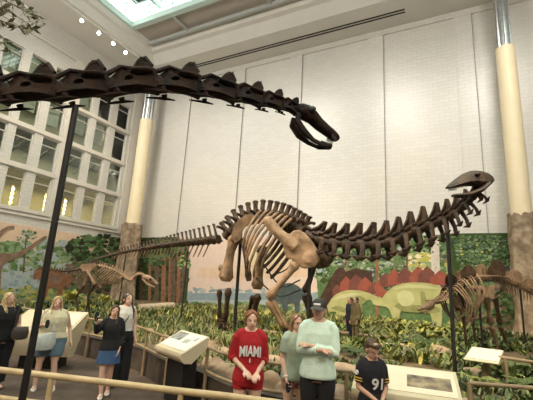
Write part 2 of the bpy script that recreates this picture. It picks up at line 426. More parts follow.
fgp = [atZ(52, 376, .9), atZ(181, 391.3, .9), V((-5.9, 2.25, .9)), V((-.9, 3.49, .9)), V((.6, 3.4, .9))]
railing('handrail', 'pale wooden handrail crossing the lower left foreground', FGS, fgp, M['wood_rail'], .034, .27, .03)
# second rail on the right, behind the ferns
p0, p1 = atZ(505, 358, .9), atZ(540, 363, .9); d = (p1 - p0).normalized()
railing('handrail', 'short wooden rail behind the ferns beside the slanted white panel', [p0 - d * .1, p0 + d * 1.0, p0 + d * 2.2], [p0, p0 + d * 2.0], M['rail_dark'], .03, None, z0=ZB)

# ------------------------------------------------------------------ info kiosks
def kiosk(name, label, F, G, dep, zf, zb, mats, picture=None, base=.30, lip=.10, z0=0, bm=None):
    """F, G: left and right ends of the front edge"""
    F = V((F.x, F.y, 0)); G = V((G.x, G.y, 0)); w = (G - F); wl = w.length; w = w.normalized(); dn = V((-w.y, w.x, 0))
    o = thing(name, label, 'kiosk', (F + G) / 2 + dn * dep / 2 + V((0, 0, z0)))
    sl = V((0, 0, zb - zf)) + dn * dep; n = w.cross(sl).normalized()
    prof = [F + V((0, 0, zf)), F + dn * dep + V((0, 0, zb)), F + dn * dep + V((0, 0, zb - .16)), F + dn * (dep * .35) + V((0, 0, zf - lip * 1.6))]
    for k in range(5): 
        a = k / 4 * PI * .55; prof.append(F + dn * (.10 - .16 * math.sin(a * .9 + .5)) + V((0, 0, zf - lip * 1.5 + lip * 1.4 * (k / 4))))
    q = MB(); q.prism([p + w * wl / 2 for p in prof], w * wl)
    q.build('housing', mats[0], o)
    if base:
        q = MB(); c = F + w * wl / 2 + dn * dep * .55
        q.obox(c + V((0, 0, (z0 + zb - .25) / 2)), w * wl * base, dn * dep * .28, V((0, 0, (zb - .25 - z0) / 2))); q.build('pedestal', bm or M['black'], o, False)
    P = lambda u, v, e=.004: F + V((0, 0, zf)) + w * wl * u + sl * v + n * e
    q = MB(); pts = [P(.03, .06), P(.97, .06), P(.97, .94), P(.03, .94)]; q.prism(pts, n * .008); pn = q.build('graphic_panel', mats[1], o, False)
    for (nm, u0, v0, u1, v1, m) in picture or []:
        q = MB(); q.prism([P(u0, v0, .009), P(u1, v0, .009), P(u1, v1, .009), P(u0, v1, .009)], n * .008); q.build(nm, m, o, False)
    return o
scr = mat('kiosk_screen', (.16, .18, .20), (.40, .40, .36), 9, .2)
pic = mat('dusk_picture', (.10, .08, .07), (.42, .33, .20), 7, .4)
grey = mat('printed_grey', (.30, .30, .30), (.5, .49, .46), 20, .5)
sand = mat('printed_sand', (.72, .62, .47), (.78, .69, .54), 3, .45)
kiosk('info_kiosk', 'beige slanted info kiosk with a small screen at the middle of the walkway rail', KA, KB, .44, .85, 1.07, [M['kiosk'], M['kiosk_white']],
      [('screen', .06, .45, .42, .90, scr), ('picture', .55, .40, .72, .62, grey), ('picture', .78, .62, .86, .80, grey)], lip=.11)
kiosk('info_kiosk', 'wide beige info kiosk with a dusk picture, beside the boy in the black jersey', KC, KD, .64, .78, .98, [M['kiosk'], sand],
      [('picture', .52, .24, .93, .66, pic)], lip=.14)
kiosk('info_kiosk', 'white slanted panel among the ferns at lower right', atZ(464, 358, .85), atZ(499, 363, .85), .9, .85, .97, [M['kiosk'], M['kiosk_white']], None, z0=ZB, lip=.03, base=.08, bm=M['rail_dark'])
kiosk('info_kiosk', 'broad pale info kiosk behind the woman in the cream top', atZ(6, 327, .82), atZ(72, 330, .82), .8, .82, 1.12, [M['kiosk'], M['kiosk']], [('picture', .72, .2, .97, .85, sand)], lip=.36)

# ================================================================== MURAL (a flat painted picture fixed to the walls)
def paint(name, c, c2=None, sc=3): return mat('mural_' + name, c, c2, sc, .75, spec=.2)
PM = {k: i for i, k in enumerate(['peach', 'pink', 'yellow', 'blue', 'mist', 'dgreen', 'mgreen', 'lgreen', 'ygreen', 'bark', 'rbark', 'pale', 'stego', 'stegd', 'red', 'dred', 'brown', 'slate', 'meadow', 'xdark', 'maroon', 'stegl'])}
PMATS = [paint('peach', (.70, .50, .36), (.74, .56, .42)), paint('pink', (.72, .55, .47), (.74, .60, .50)), paint('yellow', (.76, .66, .42), (.74, .60, .42)),
         paint('blue', (.24, .32, .36), (.30, .38, .41)), paint('mist', (.36, .43, .44), (.44, .49, .48)), paint('dgreen', (.035, .06, .02), (.06, .09, .03), 6),
         paint('mgreen', (.08, .15, .055), (.14, .22, .09), 6), paint('lgreen', (.20, .29, .14), (.29, .37, .20), 6), paint('ygreen', (.42, .40, .10), (.52, .46, .14), 6),
         paint('bark', (.10, .07, .045), (.17, .12, .08), 6), paint('rbark', (.22, .10, .055), (.32, .16, .09), 6), paint('pale', (.55, .50, .44), (.66, .60, .52), 8),
         paint('stego', (.36, .37, .15), (.48, .47, .22), 2), paint('stegd', (.22, .24, .09), (.28, .29, .12), 3), paint('red', (.27, .075, .05), (.33, .10, .07), 4),
         paint('dred', (.15, .055, .048), (.20, .075, .06), 4), paint('brown', (.20, .13, .09), (.28, .19, .13), 3), paint('slate', (.06, .085, .09), (.09, .11, .11), 3),
         paint('meadow', (.20, .24, .08), (.34, .34, .13), 8), paint('xdark', (.02, .028, .014), (.035, .04, .02), 6), paint('maroon', (.05, .03, .022), (.085, .045, .032), 4), paint('stegl', (.50, .50, .26), (.56, .55, .31), 2)]
class Mural:
    def __init__(s, far): s.mb = MB(); s.far = far; s.k = 0
    def pt(s, px, py, e):
        if s.far:
            p = atY(px, py, YW - .20 - e); p.x = max(XL + .15, min(XR - .15, p.x))
        else:
            p = atX(px, py, XL + .06 + e); p.y = min(YW - .3, p.y)
        p.z = max(.02, p.z); return p
    def poly(s, pts, c):
        s.k += 1; e = .012 + s.k * .0008
        s.mb.face([s.pt(x, y, e) for x, y in pts], PM[c])
    def dabs(s, inside, box, n, r0, r1, cols):
        x0, y0, x1, y1 = box; 
        s.k += 1; e0 = .012 + s.k * .0008
        for i in range(n):
            x = random.uniform(x0, x1); y = random.uniform(y0, y1)
            if not inside(x, y): continue
            r = random.uniform(r0, r1); a = random.uniform(0, PI); sq = random.uniform(.45, .9); e = e0 + i * 1e-5
            s.mb.face([s.pt(x + r * math.cos(a + t) , y + r * sq * math.sin(a + t), e) for t in [2 * PI * j / 6 for j in range(6)]], PM[random.choice(cols)])
        s.k += int(n * 1e-5 / .0008) + 1
    def canopy(s, cx, cy, rx, ry, n, r0, r1, cols):
        s.dabs(lambda x, y: ((x - cx) / rx) ** 2 + ((y - cy) / ry) ** 2 < 1 + .3 * noise.noise((x * .15, y * .15, 1)), (cx - rx * 1.2, cy - ry * 1.2, cx + rx * 1.2, cy + ry * 1.2), n, r0, r1, cols)
    def trunk(s, x0, y0, x1, y1, w0, w1, c): s.poly([(x0 - w0, y0), (x0 + w0, y0), (x1 + w1, y1), (x1 - w1, y1)], c)
    def shape(s, pts, c):                    # smooth closed outline
        sp = spline([(*p, 0) for p in pts] + [(*pts[0], 0)], len(pts) * 5)
        s.poly([(p.x, p.y) for p in sp[:-1]], c)
MZ = 4.74
# far wall panel
m = Mural(True)
mroot = thing('mural', 'long painted prehistoric landscape with green plated dinosaurs along the tiled wall', 'mural', (-5, YW - .2, 0))
q = MB(); q.box((XL + .1, YW - .205, 0), (XR - .1, YW - .11, MZ)); q.build('backing_panel', PMATS[PM['pink']], mroot, False)
m.poly([(110, 262), (340, 262), (340, 285), (110, 285)], 'pink')
m.poly([(245, 246), (345, 244), (345, 282), (250, 280)], 'yellow')
m.poly([(200, 268), (300, 262), (330, 285), (190, 290)], 'peach')
m.poly([(190, 277), (240, 280), (325, 276), (325, 300), (180, 300)], 'pink')
m.dabs(lambda x, y: y > 289 + 5 * noise.noise((x * .12, 3, 0)), (180, 283, 335, 298), 260, 1.2, 3.0, ['blue', 'blue', 'mist'])
m.poly([(180, 293), (335, 293), (335, 304), (180, 303)], 'blue')
m.poly([(180, 300), (335, 300), (335, 330), (180, 330)], 'mist')
m.dabs(lambda x, y: True, (175, 303, 340, 340), 700, 1.5, 4, ['meadow', 'lgreen', 'mgreen', 'meadow'])
# dark forest on the left of the far wall
m.poly([(120, 238), (172, 237), (182, 243), (190, 260), (184, 330), (110, 330)], 'dgreen')
m.dabs(lambda x, y: True, (118, 240, 186, 325), 500, 2, 5, ['xdark', 'dgreen', 'bark', 'dgreen'])
for x, w, c in [(140, 2.0, 'bark'), (149, 1.6, 'rbark'), (156, 2.2, 'bark'), (163, 2.6, 'rbark'), (172, 3.2, 'bark'), (178, 2.0, 'rbark'), (169, 1.2, 'rbark')]:
    m.trunk(x + 1, 252, x - 1, 320, w * .8, w, c)
m.canopy(158, 250, 26, 9, 300, 1.5, 4, ['dgreen', 'mgreen', 'xdark'])
m.canopy(184, 263, 6, 8, 90, 1, 2.6, ['lgreen', 'mgreen', 'ygreen', 'dgreen'])
m.canopy(150, 262, 14, 6, 90, 1, 2.6, ['mgreen', 'dgreen'])
m.trunk(184, 266, 180, 312, 1.6, 2.2, 'bark')
# slate horned-looking animal by the lake
m.shape([(270, 297), (278, 288), (288, 283), (298, 286), (306, 294), (312, 299), (303, 298), (300, 302), (299, 312), (295, 312), (294, 304), (288, 304), (287, 312), (283, 312), (281, 303), (274, 302)], 'slate')
# forest behind the plated dinosaurs
m.poly([(314, 240), (455, 234), (540, 233), (540, 330), (320, 330)], 'mgreen')
m.canopy(326, 268, 14, 14, 260, 1.5, 4, ['mgreen', 'lgreen', 'mist', 'mgreen', 'dgreen'])
m.dabs(lambda x, y: True, (334, 236, 455, 300), 1700, 1.0, 2.8, ['lgreen', 'mgreen', 'mgreen', 'dgreen', 'mgreen', 'dgreen', 'lgreen', 'slate', 'brown', 'mist'])
m.canopy(421, 264, 14, 12, 260, 1.5, 3.5, ['ygreen', 'ygreen', 'yellow', 'lgreen'])
m.canopy(456, 266, 10, 12, 160, 1.5, 3.5, ['ygreen', 'lgreen', 'ygreen', 'mgreen'])
m.trunk(377, 240, 377, 330, 1.3, 1.6, 'rbark'); m.trunk(407, 245, 407, 300, .9, 1.0, 'bark'); m.trunk(348, 240, 346, 300, 1.0, 1.2, 'brown')
m.trunk(435, 240, 437, 330, 4, 4.6, 'pale'); m.dabs(lambda x, y: abs(x - 436) < 4, (431, 242, 441, 300), 60, .5, 1.3, ['mist', 'bark', 'pale'])
m.shape([(318, 302), (324, 290), (331, 278), (338, 268), (345, 270), (348, 284), (345, 296), (335, 306), (324, 310)], 'maroon')
m.poly([(334, 288), (345, 272), (356, 268), (372, 272), (374, 296), (340, 300)], 'maroon')
# far plated dinosaur and near plated dinosaur
def plates(seq, c1, c2):
    for k, (x, yb, w, h, lean) in enumerate(seq): m.poly([(x - w, yb), (x + w, yb), (x + w * .95 + lean, yb - h * .62), (x + lean, yb - h), (x - w * .95 + lean, yb - h * .55)], c1 if k % 2 == 0 else c2)
plates([(338, 296, 5, 12, -1), (346, 291, 6, 15, 0), (355, 290, 7, 16, 1), (364, 291, 7, 14, 1), (373, 294, 7, 12, 2), (380, 297, 6, 9, 2)], 'dred', 'red')
m.shape([(327, 306), (333, 297), (342, 291.5), (354, 290), (366, 292), (376, 296), (384, 299), (380, 301), (368, 300), (362, 304), (361, 313), (356, 320), (353, 312), (346, 313), (342, 322), (337, 322), (336, 312), (329, 312)], 'stego')
m.shape([(352, 298), (360, 296), (366, 300), (362, 305), (354, 306)], 'stegd')
plates([(380, 291, 5, 10, -2), (387, 287, 6, 14, -2), (395, 284.5, 7, 16, -1), (405, 283, 7.5, 16, 0), (416, 282, 7.5, 16, 2), (425, 283, 8, 17, 2), (437, 285, 8.5, 15, 3), (448, 290, 7, 12, 3)], 'red', 'dred')
m.shape([(372, 298), (380, 300), (386, 293), (394, 286.5), (406, 283), (420, 282.5), (434, 284.5), (446, 290), (455, 299), (462, 304), (452, 304), (443, 304), (442, 318), (440, 332), (433, 332), (432, 320), (428, 312), (414, 312), (402, 310), (399, 320), (398, 330), (391, 330), (392, 318), (388, 308), (380, 306), (373, 304)], 'stego')
m.shape([(394, 306), (400, 303), (414, 305), (430, 305), (440, 309), (436, 313), (414, 312.5), (402, 311)], 'stegd')
m.shape([(397, 294), (403, 290.5), (411, 292), (414, 299), (411, 305), (403, 306), (398, 301)], 'stegl')
m.shape([(420, 292), (424, 292), (427, 303), (426, 314), (422, 308)], 'stegd')
m.shape([(393, 289), (406, 285), (424, 285), (440, 289), (426, 288.5), (408, 288)], 'stegl')
m.shape([(333, 300), (340, 295), (352, 293), (362, 294), (352, 296), (342, 299)], 'stegl')
m.shape([(330, 308), (338, 306), (350, 309), (362, 309), (360, 313), (346, 313)], 'stegd')
m.dabs(lambda x, y: True, (325, 322, 470, 345), 260, 2, 4, ['ygreen', 'lgreen', 'mgreen'])
# leafy canopy on the right
m.poly([(447, 233.5), (700, 231), (700, 290), (452, 290)], 'dgreen')
m.dabs(lambda x, y: x > 452 + (y - 240) * .3, (448, 236, 700, 282), 5500, .9, 2.4, ['mgreen', 'lgreen', 'mgreen', 'dgreen', 'mgreen', 'dgreen', 'slate', 'mgreen'])
m.dabs(lambda x, y: True, (455, 244, 520, 275), 22, .9, 2.2, ['ygreen', 'ygreen', 'lgreen'])
m.dabs(lambda x, y: True, (455, 276, 700, 335), 1100, 2, 4, ['dgreen', 'bark', 'mgreen', 'brown'])
m.mb.build('painted_scene', PMATS, mroot, False, fix=False)
# left wall panel
m = Mural(False)
mroot = thing('mural', 'painted prehistoric landscape with a long necked dinosaur below the left windows', 'mural', (XL + .05, 12, 0))
q = MB(); q.box((XL + .005, YR + .1, 0), (XL + .07, YW - .25, 4.46)); q.build('backing_panel', PMATS[PM['peach']], mroot, False)
m.dabs(lambda x, y: y > 243 + 9 * noise.noise((x * .07, 1, 0)), (-25, 228, 85, 300), 900, 2, 5, ['mist', 'lgreen', 'mist', 'lgreen', 'mgreen'])
m.canopy(8, 252, 18, 10, 200, 1.5, 3.5, ['lgreen', 'mgreen', 'lgreen']); m.canopy(27, 236, 9, 7, 60, 1, 2, ['mist', 'mgreen', 'lgreen'])
m.trunk(26, 238, 22, 290, .6, 1, 'bark'); m.trunk(19, 262, 17, 292, .8, 1.0, 'mist'); m.trunk(48, 245, 46, 290, .6, 1, 'bark')
m.dabs(lambda x, y: True, (-10, 272, 45, 288), 120, 2, 4, ['mist', 'mist', 'blue'])
m.dabs(lambda x, y: True, (-25, 286, 125, 330), 500, 2, 4, ['meadow', 'mgreen', 'lgreen', 'ygreen'])
m.canopy(98, 250, 32, 15, 600, 1.5, 4, ['dgreen', 'mgreen', 'dgreen', 'mgreen', 'xdark'])
m.dabs(lambda x, y: True, (66, 262, 130, 292), 300, 2, 4, ['dgreen', 'bark', 'mgreen', 'brown'])
m.shape([(-20, 250), (0, 253), (14, 253), (26, 248), (38, 240), (45, 236), (47, 238), (40, 243), (30, 250), (22, 256), (8, 262), (2, 268), (0, 290), (-5, 290), (-20, 285)], 'brown')
m.shape([(-4, 234), (4, 228), (9, 226), (14, 226), (14, 229), (9, 229), (4, 233), (-2, 240)], 'brown')
m.shape([(34, 271), (42, 266), (52, 268), (62, 272), (72, 276), (70, 285), (64, 287), (62, 296), (58, 296), (56, 288), (49, 289), (47, 296), (44, 296), (43, 284), (38, 279), (33, 279)], 'rbark')
m.shape([(50, 276), (57, 274), (62, 280), (56, 284), (50, 282)], 'brown')
m.mb.build('painted_scene', PMATS, mroot, False, fix=False)

# ================================================================== SKELETONS
Z3 = V((0, 0, 1))
def frames(pts, upv=Z3):
    out = []
    for k, p in enumerate(pts):
        t = (pts[min(k + 1, len(pts) - 1)] - pts[max(k - 1, 0)]).normalized()
        s = t.cross(upv).normalized(); u = s.cross(t).normalized(); out.append((p, t, u, s))
    return out
def spine_blade(q, B, T, U, S, h, bl, tl, th, lean, fork=0):
    rg = []
    for t, w, k in ((0, bl, 1.2), (.35, lerp(bl, tl, .6), .8), (.75, tl, .9), (.93, tl * 1.25, 1.5), (1, tl * .9, 1.1)):
        c = B + U * h * t + T * lean * h * t; r = []
        for j in range(8):
            a = 2 * PI * j / 8; r.append(c + T * math.cos(a) * w * .5 + S * math.sin(a) * th * k)
        rg.append(r)
    q.loft(rg)
def bone(q, pts, r0, mid, r1, seg=10, flat=.8, n=9, k0=1.0, k1=1.0):
    """long bone: swollen ends, narrow shaft, along points"""
    sp = spline(pts, n) if len(pts) > 2 else [V(pts[0]).lerp(V(pts[1]), i / (n - 1)) for i in range(n)]
    rad = [key([(0, r0 * .6), (.06, r0), (.25, lerp(mid, r0, .25)), (.5, mid), (.75, lerp(mid, r1, .25)), (.94, r1), (1, r1 * .6)], i / (n - 1)) for i in range(n)]
    q.tube(sp, rad, seg, flat=flat, jit=.05)
def pipe(name, pts, r, parent, m): q = MB(); q.tube(pts, r, 8); return q.build(name, m, parent)

M['neckfossil'] = mat('neck_fossil', (.016, .009, .006), (.075, .042, .024), 6, .55, .6, bscale=16)
# ---------------- the big sauropod in the middle
apa = thing('sauropod_skeleton', 'huge mounted sauropod skeleton in the middle, long neck rising to the right', 'skeleton', V((D(243, 325, 12.6).x, D(243, 325, 12.6).y, ZB)))
TAIL = [(222, 239, 13.2), (201, 241.5, 13.8), (176, 244, 14.7), (154, 247, 15.6), (134, 250, 16.3), (116, 254, 16.8), (100, 258.5, 17.1), (90, 262, 17.0), (82, 268, 16.6)]
BODY = [(222, 239, 13.2), (240, 225, 12.9), (258, 219.5, 12.6), (276, 221, 12.2), (292, 226, 11.8), (308, 233, 11.3)]
NECK = [(308, 234, 11.3), (322, 240, 10.9), (340, 243, 10.4), (360, 244, 9.8), (380, 243.5, 9.3), (398, 239.5, 8.9), (413, 232.5, 8.5), (428, 226, 8.15), (443, 220, 7.8), (457, 212, 7.5), (469, 201, 7.25), (478, 191, 7.1), (485, 181, 7.0)]
tp = spline([D(*p) for p in TAIL], 150)
# tail vertebrae, spacing shrinking towards the tip
acc = 0; k = 0; i = 0; tf = frames(tp); L = .26; pos = []
for i in range(1, len(tp)):
    acc += (tp[i] - tp[i - 1]).length
    if acc >= L: pos.append(i); acc = 0; L = max(.15, L * .975)
for n_, i in enumerate(pos[:46]):
    t = n_ / 46; p, T, U, S = tf[i]; T = -T; S = -S
    r = key([(0, .17), (.15, .135), (.45, .085), (1, .035)], t); h = key([(0, .48), (.12, .38), (.3, .26), (.6, .13), (1, .04)], t)
    Lc = key([(0, .22), (.5, .18), (1, .14)], t)
    q = MB(); q.tube([p - T * Lc * .5, p - T * Lc * .2, p + T * Lc * .2, p + T * Lc * .5], [r, r * .75, r * .75, r], 10)
    spine_blade(q, p + U * r * .7, T, U, S, h, Lc * .55, Lc * .38, r * .24 + .012, -.35)
    if t < .4:
        for s in (-1, 1): q.tube([p + S * s * r * .6, p + S * s * (r + .22 * (1 - t * 2)) - T * .05], [r * .3, r * .16], 6)
    q.build('tail_vertebra', M['fossil'], apa)
    if t < .62 and n_ > 0:
        q = MB(); c = p - U * r * .9 + T * (-Lc * .5); hh = key([(0, .42), (.2, .40), (.6, .16)], t)
        q.tube([c, c - U * hh * .6 - T * hh * .35, c - U * hh - T * hh * .6], [.03, .024, .02], 6); q.build('chevron', M['tanfossil'], apa)
# trunk vertebrae
bp = spline([D(*p) for p in BODY], 17); bf = frames(bp)
for n_, (p, T, U, S) in enumerate(bf[1:-1]):
    t = n_ / 14; r = key([(0, .17), (.5, .17), (1, .2)], t); h = key([(0, .40), (.15, .50), (.45, .52), (.7, .46), (1, .32)], t)
    q = MB(); q.tube([p - T * .12, p - T * .05, p + T * .05, p + T * .12], [r, r * .8, r * .8, r], 10)
    q.obox(p + U * r * 1.2, T * .07, S * .07, U * r * .55)
    spine_blade(q, p + U * r * .9, T, U, S, h, .24, .165, .075, -.10 + .30 * t)
    for s in (-1, 1):
        q.tube([p + U * r * 1.1, p + U * r * 1.5 + S * s * .26, p + U * r * 1.5 + S * s * .42], [.07, .045, .055], 6)
    q.build('back_vertebra', M['fossil'], apa)
# neck vertebrae
NP = [D(*p) for p in NECK]; ns = spline(NP, 200)
cum = [0]
for i in range(1, 200): cum.append(cum[-1] + (ns[i] - ns[i - 1]).length)
tot = cum[-1]
def at_len(f):
    x = f * tot
    for i in range(1, 200):
        if cum[i] >= x: return i
    return 199
NB = [0, .085, .17, .255, .34, .425, .505, .58, .65, .715, .775, .83, .88, .93, .975]
nf = frames(ns)
for n_, (a, c) in enumerate(zip(NB, NB[1:])):
    t = n_ / 13; ia, ic = at_len(a), at_len(c); p = (ns[ia] + ns[ic]) / 2; T = (ns[ic] - ns[ia]); L = T.length; T = T.normalized()
    S = T.cross(Z3)
    S = S.normalized(); U = S.cross(T).normalized()
    r = key([(0, .20), (.3, .19), (.6, .135), (1, .075)], t)
    q = MB(); q.tube([p - T * L * .52, p - T * L * .40, p, p + T * L * .38, p + T * L * .56], [r * 1.05, r * 1.1, r * .72, r * .8, r * .5], 12, flat=.9)
    # neural arch with the spine swept up towards the head side
    hh = key([(0, .34), (.25, .36), (.6, .34), (.85, .22), (1, .10)], t)
    c0 = p + U * r * .6
    q.prism([c0 - T * L * .50 + U * r * .25, c0 + T * L * .42, c0 + T * L * .50 + U * (hh * .35), c0 + T * L * .47 + U * (hh + r * .45), c0 + T * L * .33 + U * (hh + r * .45), c0 + T * L * .12 + U * (hh * .55 + r * .2), c0 - T * L * .12 + U * (hh * .28 + r * .25)], S * r * .75)
    for s in (-1, 1):
        e = S * s * r
        q.tube([c0 - T * L * .55 + e * .7 + U * r * .35, c0 - T * L * .1 + e * .8 + U * r * .35, c0 + T * L * .22 + e * .6 + U * (hh * .6), c0 + T * L * .40 + e * .35 + U * (hh + r * .2)], [r * .30, r * .22, r * .22, r * .2], 7)       # swept side ridges
        q.tube([c0 + e * .7, c0 + T * L * .58 + e * .95 + U * r * .12], [r * .3, r * .24], 7)
        b0 = p + e * .9 - U * r * .2
        dn = key([(0, 1.75), (.45, 2.1), (.65, 2.9), (.85, 3.4), (1, 3.0)], t)
        q.tube([b0, p + e * 1.15 - U * r * dn * .6 + T * L * .05, p + e * 1.1 - U * r * dn], [r * .46, r * .36, r * .40], 7)   # neck rib loop
        q.tube([p + e * 1.1 - U * r * dn * .92 + T * L * .32, p + e * 1.1 - U * r * dn * 1.02, p + e * 1.05 - U * r * dn * .9 - T * L * .42], [r * .10, r * .42, r * .07], 7)
    q.build('neck_vertebra', M['neckfossil'], apa)
# skull: long low snout to the left, bony openings, gaping lower jaw
hd = 6.95
dp = ray(468, 180).normalized()                      # away from the viewer at the head
toS = (D(446, 184, hd) - D(486, 178, hd + .12)); hl = toS.length; HX = toS.normalized(); HS = HX.cross(Z3).normalized(); HU = HS.cross(HX)
h0 = D(486, 178, hd + .12)
def hp(t, u, s=0): return h0 + HX * hl * t + HU * u + HS * s
q = MB(); rg = []
for t, top, bot, w in ((-.14, .03, -.10, .06), (-.06, .09, -.14, .10), (.08, .15, -.17, .12), (.20, .175, -.16, .13), (.35, .18, -.12, .14), (.55, .145, -.10, .13), (.75, .07, -.10, .115), (.92, .00, -.10, .095), (1.0, -.045, -.09, .06)):
    c = (top + bot) / 2; hgt = (top - bot) / 2
    rg.append([hp(t, c + hgt * math.sin(2 * PI * j / 12), w * math.cos(2 * PI * j / 12) * (1.15 if math.sin(2 * PI * j / 12) < 0 else .85)) for j in range(12)])
q.loft(rg); q.build('skull', M['neckfossil'], apa)
for s in (-1, 1):
    q = MB(); q.ell(hp(.30, .06, s * .125), (.055, .055, .025), seg=10, rings=6); q.build('eye_socket', M['darkfossil'], apa)
q = MB()
for s in (-1, 1): q.tube([hp(.05, -.12, s * .10), hp(.28, -.22, s * .10), hp(.58, -.27, s * .085), hp(.80, -.25, s * .05), hp(.90, -.235, s * .012)], [.06, .075, .065, .05, .045], 8, flat=.6)
q.build('lower_jaw', M['neckfossil'], apa)
q = MB()
for s in (-1, 1):
    for k in range(9): a = hp(.70 + .03 * k, -.10, s * (.10 - .008 * k)); q.tube([a, a - HU * .03 + HX * .008], [.008, .004], 5)
q.build('teeth', M['tanfossil'], apa)
# ribs: both sides, near ones sweep down and back
rib_n = 0
for s in (1, -1):                                    # 1 = towards the viewer
    for k in range(7 if s > 0 else 6):
        p, T, U, S = bf[min(15, 8 + k)]; t = k / 7
        Rt = S * s if S.y < 0 else -S * s
        drop = key([(0, 1.1), (.3, 1.5), (.7, 1.95), (1, 1.6)], t); back = key([(0, .45), (.4, .55), (1, .5)], t); out = key([(0, .48), (.5, .62), (1, .42)], t)
        pts = [p + U * .22 + Rt * .15, p + U * .20 + Rt * (.2 + out * .45) - T * back * .1, p - U * drop * .35 + Rt * (.2 + out) - T * back * .45, p - U * drop * .8 + Rt * (.15 + out * .85) - T * back * .85, p - U * drop + Rt * (.1 + out * .6) - T * back]
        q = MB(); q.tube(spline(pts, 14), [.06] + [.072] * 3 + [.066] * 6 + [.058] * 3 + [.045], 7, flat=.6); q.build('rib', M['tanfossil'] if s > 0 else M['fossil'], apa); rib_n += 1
# pelvis
q = MB()
for s, dd in ((1, -.45), (-1, .75)):
    o_ = [(231, 238), (233, 229), (238, 220), (246, 214.5), (252, 214), (257, 217), (252, 222), (246, 226), (243, 231), (240, 240), (235, 243)]
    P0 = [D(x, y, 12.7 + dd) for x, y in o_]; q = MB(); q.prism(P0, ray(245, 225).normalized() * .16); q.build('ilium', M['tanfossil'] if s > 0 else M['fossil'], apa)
    q = MB(); bone(q, [D(243, 238, 12.75 + dd), D(246, 258, 12.7 + dd), D(249, 281, 12.6 + dd)], .17, .11, .2, flat=.5); q.build('pubis', M['fossil'], apa)
    q = MB(); bone(q, [D(236, 240, 12.85 + dd), D(229, 258, 13.0 + dd), D(222, 272, 13.1 + dd)], .13, .07, .12, flat=.5); q.build('ischium', M['fossil'], apa)
# hind legs
def foot(name, c, fwd, sc, m):
    q = MB(); sd = V((-fwd.y, fwd.x, 0))
    for k in range(5):
        a = (k - 2) * .45; d = (fwd * math.cos(a) + sd * math.sin(a))
        q.tube([c + d * .06 * sc + V((0, 0, .28 * sc)), c + d * .22 * sc + V((0, 0, .11 * sc)), c + d * .38 * sc + V((0, 0, .055 * sc)), c + d * .47 * sc + V((0, 0, .03 * sc))], [.07 * sc, .075 * sc, .06 * sc, .03 * sc], 7)
    q.ell(c + V((0, 0, .27 * sc)), (.2 * sc, .2 * sc, .1 * sc), nz=.2); q.build(name, m, apa)
def grounded(px, py, d, z=ZB + .02): p = D(px, py, d); return V((p.x, p.y, z))
q = MB(); bone(q, [D(235, 236, 12.45), D(230, 255, 12.4), D(225.5, 281, 12.3)], .27, .165, .30, 14, .8, 13); q.ell(D(236.5, 236, 12.5), (.2, .2, .2), nz=.2); q.ell(D(221, 268, 12.35), (.09, .09, .12)); q.build('femur', M['tanfossil'], apa)
f1 = grounded(222, 322, 12.5, ZB + .09)
q = MB(); bone(q, [D(228.5, 289, 12.3), f1 + V((.12, .0, .28))], .17, .09, .14, 10, .8); q.build('tibia', M['fossil'], apa)
q = MB(); bone(q, [D(219.5, 290, 12.4), f1 + V((-.14, .05, .28))], .13, .07, .11, 10, .8); q.build('fibula', M['fossil'], apa)
foot('hind_foot', f1, V((.7, -.7, 0)), .9, M['darkfossil'])
q = MB(); bone(q, [D(263, 246, 13.3), D(260, 266, 13.2), D(257, 289, 13.1)], .24, .155, .28, 12, .8, 13); q.build('femur', M['tanfossil'], apa)
f2 = grounded(250, 322, 13.3, ZB + .09)
q = MB(); bone(q, [D(258, 295, 13.1), f2 + V((.1, 0, .28))], .2, .12, .16, 10, .8); q.build('tibia', M['fossil'], apa)
q = MB(); bone(q, [D(253, 296, 13.2), f2 + V((-.16, .05, .28))], .13, .07, .11, 10, .8); q.build('fibula', M['fossil'], apa)
foot('hind_foot', f2, V((.7, -.7, 0)), .9, M['darkfossil'])
# shoulder girdle: broad blade rising to the back, massive plate below
for s, dd, dx in ((1, 0, 0), (-1, 1.15, 14)):
    o_ = [(264, 217), (270, 215.5), (276, 222), (284, 231), (290, 234.5), (293, 230.5), (299, 229.5), (305, 233), (313, 242), (319, 252), (320, 260), (315, 267), (305, 269), (297, 266), (294, 260), (287, 259), (284, 253), (283, 245), (276, 238), (268, 230), (263, 222)]
    P0 = [D(x + dx, y, 11.15 + dd - (x - 264) / 56 * .45) for x, y in o_]
    q = MB(); q.prism(P0, ray(292, 240).normalized() * .12)
    q.ell(D(308 + dx, 257, 10.82 + dd), (.22, .15, .22), nz=.35); q.ell(D(299 + dx, 237, 10.9 + dd), (.2, .1, .2), nz=.25)
    q.tube([D(266 + dx, 219, 11.1 + dd), D(280 + dx, 234, 10.98 + dd), D(296 + dx, 248, 10.85 + dd)], [.08, .13, .17], 9)
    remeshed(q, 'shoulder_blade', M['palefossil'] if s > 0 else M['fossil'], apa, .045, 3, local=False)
q = MB(); bone(q, [D(296.5, 263, 10.85), D(285, 278, 10.85), D(268, 298, 10.95)], .21, .115, .19, 12, .8, 13); q.build('humerus', M['palefossil'], apa)
f3 = grounded(287, 328, 10.9, ZB + .09)
q = MB(); bone(q, [D(268, 301, 10.95), f3 + V((-.06, -.05, .3))], .18, .10, .15, 10, .8); q.build('ulna', M['tanfossil'], apa)
q = MB(); bone(q, [D(273, 300, 10.9), f3 + V((.06, -.12, .3))], .12, .075, .11, 10, .8); q.build('radius', M['tanfossil'], apa)
foot('fore_foot', f3, V((.75, -.65, 0)), .8, M['darkfossil'])
q = MB(); bone(q, [D(314, 262, 12.1), D(311, 276, 12.1), D(305, 292, 12.2)], .2, .11, .18, 12, .8, 13); q.build('humerus', M['fossil'], apa)
f4 = grounded(312, 322, 12.3, ZB + .09)
